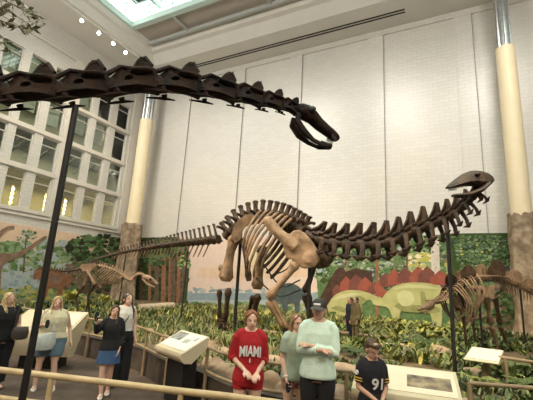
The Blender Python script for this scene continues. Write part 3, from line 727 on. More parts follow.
q = MB(); bone(q, [D(305, 295, 12.2), f4 + V((0, 0, .3))], .17, .1, .15, 10, .8); q.build('ulna', M['fossil'], apa)
q = MB(); bone(q, [D(309, 294, 12.15), f4 + V((.12, -.1, .3))], .12, .07, .11, 10, .8); q.build('radius', M['fossil'], apa)
foot('fore_foot', f4, V((.75, -.65, 0)), .8, M['darkfossil'])
# belly armature hoops and the steel posts
for k, (a, c) in enumerate([((262, 262), (300, 280)), ((256, 278), (300, 290))]):
    pipe('armature_rod', spline([D(a[0], a[1], 11.7), D((a[0] + c[0]) / 2, max(a[1], c[1]) + 6, 11.5), D(c[0], c[1], 11.2)], 10), .022, apa, M['black'])
pipe('armature_rod', spline([D(282, 222, 12), D(292, 232, 12), D(297, 248, 12), D(288, 268, 12), D(270, 276, 12)], 14), .022, apa, M['black'])
def post(px, py, d, r, z0=ZB): p = D(px, py, d); pipe('support_post', [p, V((p.x, p.y, z0))], r, apa, M['black'])
post(241.5, 226, 12.9, .055); post(310.5, 238, 11.3, .055); post(188.5, 244, 14.3, .03); post(126, 253, 16.5, .03); post(447, 222, 7.85, .038)

# ---------------- long neck of a second sauropod crossing overhead in the foreground
JX = [(-46, 96, 3.5), (-20, 94, 3.5), (4, 92, 3.53), (57, 90, 3.57), (108, 86, 3.62), (155, 82, 3.68), (198, 87, 3.75), (234, 94, 3.82), (261, 100, 3.88), (281, 104.5, 3.92), (296, 110, 3.95)]
polep = D(75.5, 108, 3.57)
dip = thing('sauropod_neck_skeleton', 'dark long sauropod neck and small skull crossing high in the foreground on a black pole', 'skeleton', V((polep.x, polep.y, 0)))
JP = [D(*p) for p in JX]
BODYP = [(-.52, -.085), (-.36, -.075), (-.12, -.06), (.14, -.06), (.36, -.08), (.52, -.105), (.53, .03), (.46, .10), (.40, .14), (.22, .11), (.06, .11), (-.06, .155), (-.16, .185), (-.24, .14), (-.40, .07), (-.53, .05)]
HOLE = [(-.10, -.015), (-.07, -.02), (-.02, -.022), (.02, -.02), (.06, -.015), (.09, -.005), (.10, .01), (.09, .03), (.07, .045), (.05, .05), (.02, .05), (-.01, .048), (-.04, .045), (-.07, .035), (-.09, .02), (-.105, 0)]
HUMP = [(.04, .08), (.50, .06), (.50, .13), (.44, .19), (.36, .245), (.27, .25), (.20, .22), (.12, .15)]
for n_, (a, c) in enumerate(zip(JP, JP[1:])):
    p = (a + c) / 2; T = (c - a); L = T.length; T = T.normalized(); S = T.cross(Z3).normalized(); U = S.cross(T)
    k = key([(0, 1.0), (.5, .95), (.7, .78), (.88, .60), (1, .5)], n_ / 9) 
    q = MB()
    def W(t, u, s=0): return p + T * L * t + U * u * k + S * s * k
    th = .075; O = [[W(t, u, s * th * (1.25 if u < .05 else .6)) for t, u in BODYP] for s in (-1, 1)]; H = [[W(t - .02, .022 + u * .75, s * th) for t, u in HOLE] for s in (-1, 1)]
    N = len(BODYP)
    for j in range(N):
        j2 = (j + 1) % N
        q.face([O[0][j], O[0][j2], H[0][j2], H[0][j]]); q.face([O[1][j2], O[1][j], H[1][j], H[1][j2]])
        q.face([O[0][j2], O[0][j], O[1][j], O[1][j2]]); q.face([H[0][j], H[0][j2], H[1][j2], H[1][j]])
    # rounded centrum under the plates
    q.tube([W(-.53, -.02), W(-.42, -.025), W(-.15, -.06), W(.2, -.06), W(.42, -.02), W(.55, -.02)], [.10 * k, .105 * k, .045 * k, .045 * k, .09 * k, .06 * k], 12, flat=1.0)
    # far side hump
    q.prism([W(t, u, 0.05) for t, u in HUMP], S * .06 * k)
    q.tube([W(.06, .09, .05), W(.22, .20, .05), W(.36, .235, .05), W(.47, .15, .05)], [.03 * k, .035 * k, .04 * k, .03 * k], 7)
    for s in (-1, 1):
        q.tube([W(-.18, .175, s * .05), W(.10, .11, s * .10), W(.42, .075, s * .12), W(.54, .07, s * .10)], [.018 * k, .020 * k, .03 * k, .022 * k], 7)   # lit crest
        q.tube([W(-.18, .175, s * .05), W(-.42, .085, s * .09), W(-.58, .06, s * .10)], [.022 * k, .028 * k, .022 * k], 7)
        q.tube([W(.50, -.1, s * .06), W(.545, 0, s * .09), W(.52, .08, s * .10)], [.03 * k, .02 * k, .028 * k], 7)
    q.build('neck_vertebra', M['darkfossil'], dip)
    for s in (-1, 1):                       # thin neck rib slung below
        q = MB(); q.tube([W(-.28, -.10, s * .08), W(-.26, -.135, s * .09)], [.035 * k, .022 * k], 7); q.tube([W(-.70, -.15, s * .09), W(-.45, -.142, s * .09), W(-.24, -.138, s * .09), W(-.02, -.150, s * .085)], [.006, .014 * k, .018 * k, .006], 7); q.build('neck_rib', M['darkfossil'], dip)
# skull
s0 = D(297, 110, 3.95); s1 = D(337, 139, 4.05); X = (s1 - s0); sl = X.length; X = X.normalized(); S = X.cross(Z3).normalized(); U = S.cross(X)
def W(t, u, s=0): return s0 + X * sl * t + U * u + S * s
q = MB(); rg = []
for t, top, bot, w in ((-.08, .045, -.045, .05), (.04, .10, -.06, .085), (.18, .125, -.05, .095), (.34, .115, -.035, .085), (.52, .085, -.05, .07), (.70, .07, -.05, .064), (.88, .06, -.045, .062), (.99, .045, -.04, .05), (1.03, .018, -.015, .03)):
    c = (top + bot) / 2; h = (top - bot) / 2
    rg.append([W(t, c + h * math.sin(2 * PI * j / 12), w * math.cos(2 * PI * j / 12)) for j in range(12)])
q.loft(rg); q.build('skull', M['darkfossil'], dip)
for s in (-1, 1):
    q = MB(); q.ell(W(.22, .05, s * .088), (.05, .03, .04), seg=10, rings=6); q.build('eye_socket', M['black'], dip)
q = MB()
for s in (-1, 1):
    q.tube([W(.05, -.07, s * .065), W(.10, -.15, s * .065), W(.30, -.20, s * .06), W(.55, -.215, s * .05), W(.78, -.19, s * .045), W(.93, -.13, s * .03)], [.035, .05, .055, .034, .030, .032], 8, flat=.7)
q.tube([W(.74, -.19, -.045), W(.92, -.135, 0), W(.74, -.19, .045)], [.035, .04, .035], 8)
q.build('lower_jaw', M['darkfossil'], dip)
q = MB()
for s in (-1, 1):
    for j in range(7): a = W(.84 + .02 * j, -.02, s * (.055 - .003 * j)); q.tube([a, a - U * .045 + X * .01], [.006, .003], 5)
q.build('teeth', M['fossil'], dip)
pipe('support_pole', [V((polep.x, polep.y, 0)), polep + V((0, 0, .02))], .029, dip, M['black'])
q = MB(); q.tube([V((polep.x, polep.y, 0)), V((polep.x, polep.y, .02))], .16, 20); q.build('base_plate', M['black'], dip)
fp = D(-30, 99, 3.5); pipe('support_pole', [V((fp.x, fp.y, 0)), fp], .029, dip, M['black'])

# ---------------- plated dinosaur skeleton at the right
gl = D(492, 335, 11)
ste = thing('plated_dinosaur_skeleton', 'plated dinosaur skeleton with bony back plates in front of the right trunk column', 'skeleton', V((gl.x, gl.y, ZB)))
SP = [D(*p) for p in [(432, 303, 9.9), (439, 302, 10.1), (446, 297, 10.3), (453, 289, 10.5), (462, 283, 10.7), (472, 279.5, 10.8), (484, 278, 10.9), (496, 278.5, 11.05), (508, 281, 11.2), (520, 286, 11.4), (533, 293, 11.6), (548, 302, 11.8), (565, 316, 12)]]
ss = frames(spline(SP, 50))
for i, (p, T, U, S) in enumerate(ss[:-1]):
    t = i / 49; r = key([(0, .04), (.2, .06), (.45, .095), (.75, .10), (1, .06)], t); h = key([(0, .05), (.25, .12), (.45, .24), (.75, .26), (1, .1)], t)
    q = MB(); q.tube([p - T * .05, p, p + T * .05], [r, r * .75, r], 8); spine_blade(q, p + U * r * .6, T, U, S, h, .07, .05, .016, .1)
    for s in (-1, 1): q.tube([p + S * s * r * .6 + U * r * .4, p + S * s * (r + .14) + U * .06], [.025, .018], 5)
    if t > .6: q.tube([p - U * r * .8, p - U * (r + .24) + T * .08], [.025, .015], 5)
    q.build('vertebra', M['tanfossil'], ste)
for s in (1, -1):
    for k in range(8):
        p, T, U, S = ss[11 + int(k * 1.45)]; t = k / 7; Rt = S * s if S.y < 0 else -S * s
        drop = key([(0, .60), (.4, 1.0), (1, .75)], t); out = .40
        pts = [p + U * .08, p + U * .10 + Rt * .2, p - U * drop * .4 + Rt * out - T * .08, p - U * drop * .85 + Rt * out * .8 - T * .22, p - U * drop + Rt * out * .5 - T * .30]
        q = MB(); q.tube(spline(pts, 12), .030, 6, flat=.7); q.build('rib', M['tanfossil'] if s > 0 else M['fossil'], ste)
for (x, y, d, w, h, m, a) in [(454, 284, 10.5, 6.5, 13, 'darkfossil', -.5), (461, 280, 10.9, 5, 12, 'tanfossil', -.3), (469, 278, 10.7, 8, 15, 'fossil', -.1), (482.5, 276.5, 11.1, 6.5, 15, 'palefossil', -.15), (496, 277.5, 10.9, 9.5, 20, 'fossil', .1), (512, 281, 11.4, 9, 14, 'palefossil', .35), (526, 287, 11.5, 7, 11, 'tanfossil', .5)]:  # light and shade on the plates put into their fossil colours
    pts = []
    for j in range(12):
        t = 2 * PI * j / 12; px = math.sin(t) * w * (1 if math.cos(t) < .2 else .85); py = -h / 2 - math.cos(t) * h / 2
        pts.append(D(x + px * math.cos(a) - py * math.sin(a), y + px * math.sin(a) + py * math.cos(a) + 2, d))
    q = MB(); q.prism(pts, ray(480, 270).normalized() * .07); q.build('back_plate', M[m], ste, False)
q = MB(); q.prism([D(x, y, 10.55) for x, y in [(479, 288), (486, 286), (494, 284.5), (494.5, 299), (488, 297.5), (482, 296.5), (479.5, 293)]], ray(486, 290).normalized() * .07); q.build('ilium', M['palefossil'], ste, False)
q = MB(); q.tube([D(467, 290, 10.45), D(474, 288, 10.45), D(482, 289, 10.5)], [.06, .08, .1], 8); q.build('hip_spur', M['tanfossil'], ste)
for dx, dd, m in ((0, 0, 'tanfossil'), (9, .9, 'fossil')):
    k1 = D(491 + dx, 324, 10.8 + dd); fz = D(497 + dx, 340, 10.9 + dd); ft = V((fz.x, fz.y, ZB + .06))
    q = MB(); bone(q, [D(486 + dx, 297, 10.6 + dd), k1], .11, .055, .12); q.build('femur', M[m], ste)
    q = MB(); bone(q, [k1 - V((0, 0, .07)), ft + V((0, 0, .12))], .10, .05, .07); q.build('tibia', M[m], ste)
    q = MB()
    for a in (-.4, 0, .4): q.tube([ft + V((0, 0, .12)), ft + V((-.14 * math.cos(a), -.16 * math.sin(a) - .05, .02)), ft + V((-.22 * math.cos(a), -.26 * math.sin(a) - .05, -.03))], [.04, .035, .02], 6)
    q.build('hind_foot', M[m], ste)
    e1 = D(463 + dx, 314, 10.2 + dd); fz = D(466 + dx, 335, 10.3 + dd); ft = V((fz.x, fz.y, ZB + .06))
    q = MB(); q.prism([D(x + dx, y, 10.25 + dd) for x, y in [(449, 292), (454, 290), (461, 304), (463, 310), (457, 311), (452, 303)]], ray(455, 300).normalized() * .05); q.build('shoulder_blade', M['fossil'], ste)
    q = MB(); bone(q, [D(458 + dx, 306, 10.2 + dd), e1], .085, .05, .08); q.build('humerus', M['fossil'], ste)
    q = MB(); bone(q, [e1, ft + V((0, 0, .08))], .08, .045, .06); q.build('radius', M['fossil'], ste)
    q = MB()
    for a in (-.4, 0, .4): q.tube([ft + V((0, 0, .08)), ft + V((-.14 * math.cos(a), -.16 * math.sin(a), -.03))], [.035, .02], 6)
    q.build('fore_foot', M['fossil'], ste)
k0 = D(433, 303.5, 9.9); k1 = D(418, 310, 9.6); X = (k1 - k0); kl = X.length; X = X.normalized(); S = X.cross(Z3).normalized(); U = S.cross(X); q = MB(); rg = []
for t, h, w in ((-.1, .04, .05), (.1, .09, .08), (.35, .095, .085), (.7, .05, .05), (1, .03, .03)): rg.append([k0 + X * kl * t + U * h * math.sin(2 * PI * j / 10) + S * w * math.cos(2 * PI * j / 10) for j in range(10)])
q.loft(rg); q.build('skull', M['tanfossil'], ste)
q = MB(); q.tube([k0 - U * .1, k0 + X * kl * .5 - U * .12, k0 + X * kl * .95 - U * .07], [.03, .03, .02], 7); q.build('lower_jaw', M['tanfossil'], ste)
p = D(478, 281, 10.85); pipe('support_post', [p, V((p.x, p.y, ZB))], .03, ste, M['black'])
p = D(520, 288, 11.4); pipe('support_post', [p, V((p.x, p.y, ZB))], .03, ste, M['black'])

# ---------------- small theropod at the left
gl = D(88, 305, 12.4)
the = thing('theropod_skeleton', 'small two legged theropod skeleton with a pale skull in front of the left trunk column', 'skeleton', V((gl.x, gl.y, ZB)))
TP = [D(*p) for p in [(40, 268, 12.8), (52, 269.5, 12.7), (66, 271, 12.6), (80, 269, 12.5), (92, 265.5, 12.4), (104, 267, 12.3), (116, 272, 12.2), (126, 278, 12.1), (131, 280, 12.05), (134.5, 277, 12.05), (139, 274, 12.0), (144, 275.5, 12.0)]]
ts = frames(spline(TP, 58))
for i, (p, T, U, S) in enumerate(ts[:-1]):
    t = i / 57; r = key([(0, .02), (.4, .06), (.7, .055), (1, .035)], t); h = key([(0, .03), (.35, .10), (.6, .11), (.75, .06), (1, .04)], t)
    q = MB(); q.tube([p - T * .035, p, p + T * .035], [r, r * .75, r], 8); spine_blade(q, p + U * r * .6, T, U, S, h, .06, .045, .012, -.1)
    if t < .4: q.tube([p - U * r, p - U * (r + h) - T * .05], [.016, .01], 5)
    q.build('vertebra', M['fossil'] if t < .42 else M['palefossil'], the)
for s in (1, -1):
    for k in range(9):
        p, T, U, S = ts[27 + k]; t = k / 8; Rt = S * s if S.y < 0 else -S * s; drop = key([(0, .35), (.5, .52), (1, .38)], t)
        pts = [p, p + Rt * .12 + U * .02, p - U * drop * .5 + Rt * .22 - T * .10, p - U * drop + Rt * .12 - T * .22]
        q = MB(); q.tube(spline(pts, 9), .022, 6); q.build('rib', M['tanfossil'], the)
q = MB(); q.prism([D(x, y, 12.2) for x, y in [(79, 267), (82, 264), (88, 263.5), (95, 263), (97, 265), (94, 269), (89, 272), (83, 271)]], ray(88, 268).normalized() * .08); q.build('ilium', M['palefossil'], the)
q = MB(); bone(q, [D(90, 270, 12.25), D(94, 277, 12.2), D(101, 288, 12.1)], .05, .03, .07); q.build('pubis', M['tanfossil'], the)
q = MB(); bone(q, [D(84, 270, 12.35), D(78, 279, 12.4)], .05, .025, .05); q.build('ischium', M['tanfossil'], the)
for (hx, hy), (kx, ky), (ax, ay), (fx, fy), dd, m in [((87, 270), (95, 284.5), (88, 296), (92, 312), 0, 'palefossil'), ((90, 271), (84, 286), (76, 297), (80, 312), .45, 'tanfossil')]:
    d0 = 12.1 + dd; kn = D(kx, ky, d0 - .1); an = D(ax, ay, d0); fz = D(fx, fy, d0); ft = V((fz.x, fz.y, ZB + .07))
    q = MB(); bone(q, [D(hx, hy, d0), kn], .075, .045, .085); q.build('femur', M[m], the)
    q = MB(); bone(q, [kn, an], .07, .03, .055); q.build('tibia', M['fossil'], the)
    q = MB(); bone(q, [an, ft], .05, .03, .05); q.build('foot_bone', M['fossil'], the)
    q = MB()
    for a in (-.5, 0, .5): q.tube([ft, ft + V((.16 * math.cos(a), .16 * math.sin(a) - .03, -.03)), ft + V((.26 * math.cos(a), .26 * math.sin(a) - .03, -.05))], [.035, .03, .012], 6)
    q.build('toe', M['fossil'], the)
for dd in (0, .35):
    q = MB(); bone(q, [D(121, 279, 12.0 + dd), D(118, 287, 12.0 + dd)], .04, .022, .035); bone(q, [D(118, 287, 12.0 + dd), D(122, 292, 11.95 + dd)], .03, .018, .03); q.build('forearm', M['tanfossil'], the)
k0 = D(143.5, 276.5, 12.0); k1 = D(158, 284, 11.9); X = (k1 - k0); kl = X.length; X = X.normalized(); S = X.cross(Z3).normalized(); U = S.cross(X); q = MB(); rg = []
for t, tp_, bt, w in ((-.05, .05, -.05, .04), (.12, .10, -.07, .075), (.35, .115, -.05, .075), (.65, .085, -.045, .05), (.9, .05, -.04, .035), (1, .0, -.02, .015)): rg.append([k0 + X * kl * t + U * ((tp_ + bt) / 2 + (tp_ - bt) / 2 * math.sin(2 * PI * j / 10)) + S * w * math.cos(2 * PI * j / 10) for j in range(10)])
q.loft(rg); q.build('skull', M['palefossil'], the)
q = MB(); q.ell(k0 + X * kl * .5 + U * .03 + S * .062, (.05, .02, .04)); q.ell(k0 + X * kl * .5 + U * .03 - S * .062, (.05, .02, .04)); q.build('eye_socket', M['darkfossil'], the)
q = MB(); q.tube([k0 - U * .07, k0 + X * kl * .4 - U * .15, k0 + X * kl * .9 - U * .13], [.035, .035, .02], 7); q.build('lower_jaw', M['palefossil'], the)
p = D(93, 268, 12.3); pipe('support_post', [p, V((p.x, p.y, ZB))], .022, the, M['black'])

# ================================================================== PEOPLE
SK = {'fair': mat('skin_fair', (.70, .44, .33), (.74, .48, .36), 8, .5), 'tan': mat('skin_tan', (.52, .30, .21), (.56, .33, .23), 8, .5)}
def cloth(n, c, c2=None, sc=14): return mat('cloth_' + n, c, c2 or tuple(x * .86 for x in c), sc, .9, .25, bscale=60)
CL = dict(black=cloth('black', (.012, .012, .014)), red=cloth('red', (.42, .012, .018)), mint=cloth('mint', (.60, .76, .64), (.66, .82, .72)), sage=cloth('sage', (.40, .50, .40)),
          cream=cloth('cream', (.80, .72, .50)), denim=cloth('denim', (.14, .21, .27)), blue=cloth('blue_denim', (.045, .10, .22)), white=cloth('white', (.74, .71, .66)), navy=cloth('navy', (.02, .025, .05)),
          olive=cloth('olive', (.13, .105, .05)), rust=cloth('rust', (.42, .22, .16)), canvas=cloth('canvas', (.42, .46, .44), (.55, .57, .53)), jersey=cloth('jersey', (.010, .010, .016)))
HR = dict(blonde=mat('hair_blonde', (.42, .28, .13), (.60, .43, .22), 20, .5, .5, bscale=40), auburn=mat('hair_auburn', (.20, .065, .025), (.30, .10, .04), 20, .5, .5, bscale=40), brown=mat('hair_brown', (.045, .022, .012), (.09, .045, .022), 20, .5, .5, bscale=40),
          light=mat('hair_light_brown', (.14, .075, .035), (.24, .13, .06), 20, .5, .5, bscale=40), grey=mat('hair_grey', (.16, .13, .11), (.26, .22, .19), 20, .6, .5, bscale=40), dark=mat('hair_dark', (.02, .012, .008), (.05, .028, .016), 20, .5, .5, bscale=40))
EYEW = mat('eye_white', (.45, .40, .36), rough=.3); IRIS = mat('iris_dark', (.02, .015, .01), rough=.2); LIP = mat('lip', (.42, .16, .13), rough=.5)
SHOEW = mat('shoe_white', (.75, .73, .69), rough=.6); SHOEB = mat('shoe_dark', (.05, .035, .03), rough=.6); PHONE = mat('phone_black', (.015, .015, .018), rough=.2)
GLASSF = mat('spectacle_frame', (.02, .015, .012), rough=.3); YEL = cloth('gold', (.75, .48, .08)); LET = cloth('lettering_white', (.82, .80, .78))

TORSO = [(.80, .150, .105, 0), (.87, .172, .122, 0), (.95, .166, .118, 0), (1.05, .138, .100, -.005), (1.14, .140, .102, -.01), (1.24, .148, .113, -.012), (1.33, .152, .106, -.005), (1.40, .135, .084, .005), (1.44, .095, .068, .01), (1.475, .062, .060, .012)]
def torso_at(z, w=1.0):
    for a, c in zip(TORSO, TORSO[1:]):
        if z <= c[0]:
            t = max(0, (z - a[0]) / (c[0] - a[0])); return tuple(lerp(a[i], c[i], t) for i in (1, 2, 3))
    return TORSO[-1][1:]
def ering(c, rx, ry, ax, ay, n=20): return [c + ax * rx * math.cos(2 * PI * j / n) + ay * ry * math.sin(2 * PI * j / n) for j in range(n)]

def hand(q, wrist, d, pn, curl, s, thumb):
    """palm, four unequal bent fingers and a side thumb. d: pointing direction, pn: palm normal, thumb: +-1 side"""
    d = d.normalized(); pn = (pn - d * pn.dot(d)).normalized(); sd = d.cross(pn).normalized() * thumb
    pc = wrist + d * .05 * s
    q.loft([ering(wrist + d * k * s, a * s, b_ * s, sd, pn, 10) for k, a, b_ in ((-.01, .026, .020), (.02, .032, .018), (.055, .041, .016), (.088, .038, .014))])
    for k, (off, ln) in enumerate([(.030, .072), (.010, .082), (-.010, .076), (-.030, .058)]):
        b0 = wrist + (d * .08 + sd * off) * s; pts = [b0 - d * .02 * s, b0]; a = curl * .5; p = b0
        for f in (.45, .32, .23):
            p = p + (d * math.cos(a) + pn * math.sin(a) + sd * off * 1.2) * ln * f * s; pts.append(p); a += curl
        q.tube(pts, [.010 * s, .0098 * s, .0092 * s, .0085 * s, .0065 * s], 7)
    b0 = wrist + (d * .025 + sd * .028) * s
    q.tube([b0 - sd * .01 * s, b0 + (d * .022 + sd * .022) * s, b0 + (d * .048 + sd * .030 + pn * .012) * s, b0 + (d * .070 + sd * .026 + pn * .024) * s], [.013 * s, .0125 * s, .011 * s, .008 * s], 7)

def person(label, head_px, d, H, turn=0, w=1.0, skin='fair', arms=None, legs=None, head=(0, 0, 0), hair=('long', 'brown'), top=None, bottom=None, shoes=SHOEW, z0=0, thick=1.0, curl=(.5, .5), lean=0, glasses=False, cap=False, child=False):
    hp_ = D(head_px[0], head_px[1], d); loc = V((hp_.x, hp_.y, z0)); rz = math.atan2(-loc.x, loc.y) + math.radians(turn)
    o = thing('person', label, 'person', loc, rz)
    s = H / 1.70
    X, Y, Z = V((1, 0, 0)), V((0, 1, 0)), V((0, 0, 1))
    A = {-1: [(-.158, .0, 1.385), (-.205, .03, 1.10), (-.215, -.06, .86)], 1: [(.158, .0, 1.385), (.205, .03, 1.10), (.215, -.06, .86)]}
    if arms: A.update(arms)
    Lg = {-1: [(-.092, 0, .90), (-.10, -.01, .49), (-.10, .02, .085)], 1: [(.092, 0, .90), (.10, -.01, .49), (.10, .02, .085)]}
    if legs: Lg.update(legs)
    def sc(p): return V((p[0] * s * (w if p[2] > .7 else 1), p[1] * s, p[2] * s))
    for k in (-1, 1): A[k] = [sc(p) for p in A[k]]; Lg[k] = [sc(p) for p in Lg[k]]
    def tors(q, z0_, z1_, e, flare=0):
        rg = []; zs = [z0_] + [t[0] for t in TORSO if z0_ < t[0] < z1_] + [z1_]
        for z in zs:
            rx, ry, yo = torso_at(z); fl = flare * max(0, (1.2 - z) / .5)
            rg.append(ering(V((0, yo * s + lean * (z - .9) * s, z * s)), (rx * w * thick + e + fl) * s, (ry * thick + e + fl * .7) * s, X, Y))
        q.loft(rg)
    def limb(q, P, r, e=0, t0=0, t1=2):
        p = [P[0], P[0].lerp(P[1], .35), P[0].lerp(P[1], .8), P[1], P[1].lerp(P[2], .3), P[1].lerp(P[2], .75), P[2]]; tt = [0, .35, .8, 1, 1.3, 1.75, 2]
        pp, rr = [], []
        if t0 > 0: pp.append(P[0].lerp(P[1], t0)); rr.append(r[0] + e)
        for k, (a, b_) in enumerate(zip(p, r)):
            if t0 <= tt[k] <= t1: pp.append(a); rr.append((b_ + e) * s)
        if t1 not in tt:
            k = [i for i in range(7) if tt[i] < t1][-1]; f = (t1 - tt[k]) / (tt[k + 1] - tt[k]); pp.append(p[k].lerp(p[k + 1], f)); rr.append((lerp(r[k], r[k + 1], f) + e) * s)
        q.tube(pp, rr, 12)
    th = .9 + .1 * thick
    RA = [.050 * th, .046 * th, .040, .037, .038, .030, .025]; RL = [.092 * thick, .090 * thick, .064 * thick, .056, .058, .043, .036]
    # ---- body: one continuous surface
    q = MB(); tors(q, .80, 1.475, 0)
    for k in (-1, 1):
        limb(q, Lg[k], RL); limb(q, A[k], RA); q.ell(A[k][0] - V((k * .01, 0, .005)) * s, (.052 * s,) * 3)
        q.tube([V((k * .04, .012, 1.46)) * s, A[k][0] + V((0, 0, .01)) * s], [.05 * s, .055 * s], 10)
        an = Lg[k][2]; q.ell(an + V((0, -.05, -.045)) * s, (.042 * s, .11 * s, .036 * s))
        dr = (A[k][2] - A[k][1]).normalized(); pn = V((-k, -.4, 0)) if abs(dr.z) > .6 else V((0, .3, -1)); cu = curl[0 if k < 0 else 1]
        hand(q, A[k][2], dr, pn, cu, s * (1.0 if not child else 1.02), 1 if (dr.cross(pn)).y < 0 else -1)
    hs = s * (1.0 if not child else 1.14)
    HC = V((0, (.0 + lean * .65), 1.585)) * s
    HR_ = Euler([math.radians(a) for a in head], 'XYZ').to_matrix()
    def h(x, y, z): return HC + HR_ @ (V((x, y, z)) * hs)
    q.tube([V((0, .015 + lean * .5, 1.44)) * s, V((0, .012 + lean * .58, 1.50)) * s, h(0, .01, -.04)], [.058 * s, .053 * s, .052 * s], 14)
    q.ell(h(0, .010, .035), V((.077, .097, .088)) * hs, HR_, 18, 12); q.ell(h(0, -.022, -.035), V((.060, .072, .082)) * hs, HR_, 16, 10); q.ell(h(0, -.058, -.088), V((.028, .026, .022)) * hs, HR_)
    q.ell(h(0, -.080, .022), V((.046, .010, .010)) * hs, HR_)
    q.tube([h(0, -.090, .012), h(0, -.105, -.018), h(0, -.104, -.030)], [.008 * hs, .013 * hs, .012 * hs], 8)
    for k in (-1, 1): q.ell(h(k * .078, .012, -.012), V((.010, .020, .031)) * hs, HR_)
    body = remeshed(q, 'body', SK[skin], o, .0085 * max(.85, s), 2)
    for k in (-1, 1):
        e = MB(); e.ell(h(k * .031, -.0800, .002), V((.0115, .006, .0055)) * hs, HR_); eo = e.build('eye', EYEW, o, local=True)
        e = MB(); e.ell(h(k * .031, -.0845, .002), V((.0070, .0042, .0060)) * hs, HR_); e.build('iris', IRIS, eo, local=True)
        e = MB(); e.tube([h(k * .014, -.092, .021), h(k * .032, -.089, .026), h(k * .050, -.078, .021)], .003 * hs, 6); e.build('eyebrow', HR[hair[1]], o, local=True)
    e = MB(); e.ell(h(0, -.092, -.056), V((.024, .009, .008)) * hs, HR_); e.build('mouth', LIP, o, local=True)
    # ---- hair
    q = MB(); st = hair[0]
    q.ell(h(0, .034, .050), V((.088, .094, .086)) * hs, HR_, 18, 12); q.ell(h(0, .052, -.005), V((.080, .065, .085)) * hs, HR_, 14, 10)
    if st in ('long', 'longback', 'longside'):
        L = .36 if st != 'longback' else .30
        for j in range(15):
            a = PI * (j / 14) ; a = -.25 + a * 1.16
            x = math.cos(a) * .080; y = .025 + math.sin(a) * .07
            if st == 'longback' and math.sin(a) < .15: continue
            ln = L * random.uniform(.85, 1.1); fx = 1.25 if st == 'long' else 1.05
            top_ = h(x * .9, y * .9, .05); m1 = h(x * 1.08, y * 1.05, -.06)
            m2 = m1 + V((x * (fx - 1) * 1.2 , -.03 if math.sin(a) < .2 else .02, -ln * .5)) * hs
            q.tube([top_, m1, m2, m2 + V((x * .05, -.02 if math.sin(a) < .2 else 0, -ln * .5)) * hs], [.020 * hs, .027 * hs, .026 * hs, .010 * hs], 8)
        for k in ((-1, 1) if st == 'long' else (1,) if st == 'longback' else ()):
            for j in range(6): q.tube([h(k * .076, -.03 + .016 * j, .03), h(k * (.080 + .003 * j), -.04 + .018 * j, -.10), h(k * (.070 + .010 * j), -.105 + .016 * j, -.20), h(k * (.062 + .011 * j), -.125 + .014 * j, -.20 - L * (.45 + .08 * (j % 3)))], [.012 * hs, .017 * hs, .020 * hs, .008 * hs], 7)
        if st == 'longside':
            for j in range(5): q.tube([h(.065, -.01 + .012 * j, .0), h(.082 + .004 * j, -.03, -.10), h(.085 - .01 * j, -.075, -.22), h(.07 - .012 * j, -.095, -.40)], [.022 * hs, .028 * hs, .026 * hs, .01 * hs], 8)
    elif st == 'tied':
        q.ell(h(0, .125, .01), V((.035, .035, .05)) * hs, HR_); q.tube([h(0, .13, .01), h(0, .15, -.10), h(0, .13, -.2)], [.03 * hs, .03 * hs, .01 * hs], 8)
        for k in (-1, 1): q.tube([h(k * .03, -.06, .105), h(k * .07, -.045, .065), h(k * .078, .0, .01)], [.010 * hs, .012 * hs, .010 * hs], 7)
    elif st == 'short':
        for j in range(9): a = PI * j / 8; q.tube([h(math.cos(a) * .06, -.05, .095), h(math.cos(a) * .066, -.082 * math.sin(a) - .01, .068)], [.022 * hs, .012 * hs], 7)
    if st not in ('short', 'cap'):
        for k in (-1, 1): q.tube([h(0, -.05, .122), h(k * .04, -.070, .092), h(k * .075, -.035, .045), h(k * .082, .0, -.02)], [.010 * hs, .013 * hs, .012 * hs, .010 * hs], 7)
    remeshed(q, 'hair', HR[hair[1]], o, .010, 2)
    if glasses:
        q = MB()
        for k in (-1, 1):
            q.tube([h(k * .033 + .022 * math.cos(t), -.104, .0 + .018 * math.sin(t)) for t in [2 * PI * j / 12 for j in range(13)]], .0028, 6); q.tube([h(k * .056, -.102, .004), h(k * .082, .0, .004)], .0028, 6)
        q.tube([h(-.011, -.105, .003), h(.011, -.105, .003)], .0028, 6); q.build('spectacles', GLASSF, o, local=True)
    if cap:
        cm, bm_ = cap; q = MB(); rg = []
        for z, r in ((.030, .098), (.06, .100), (.095, .094), (.122, .070), (.138, .035), (.142, .008)): rg.append(ering(h(0, .012, z), r * .92 * hs, r * 1.04 * hs, HR_ @ X, HR_ @ Y, 20))
        q.loft(rg); c_ = q.build('cap', cm, o, local=True)
        q = MB(); rg = []
        for y, wd, z in ((-.07, .080, .040), (-.105, .080, .040), (-.14, .070, .032), (-.165, .045, .024), (-.172, .012, .020)): rg.append([h(wd * math.cos(t), y, z + .012 * math.sin(t) ** 2 * 0 + (.010 if math.sin(t) > 0 else 0) - .022 * math.cos(t) ** 2) for t in [2 * PI * j / 12 for j in range(12)]])
        q.loft(rg); q.build('brim', bm_, c_, local=True)
        q = MB(); q.tube([h(math.cos(t) * .06, -.098 + .05 * (1 - math.sin(t)), .068) for t in [PI * (.5 + .22 * u) for u in (-1, 0, 1)]], .016 * hs, 6); q.build('cap_badge', LET, c_, local=True)
    # ---- clothes
    out = {}
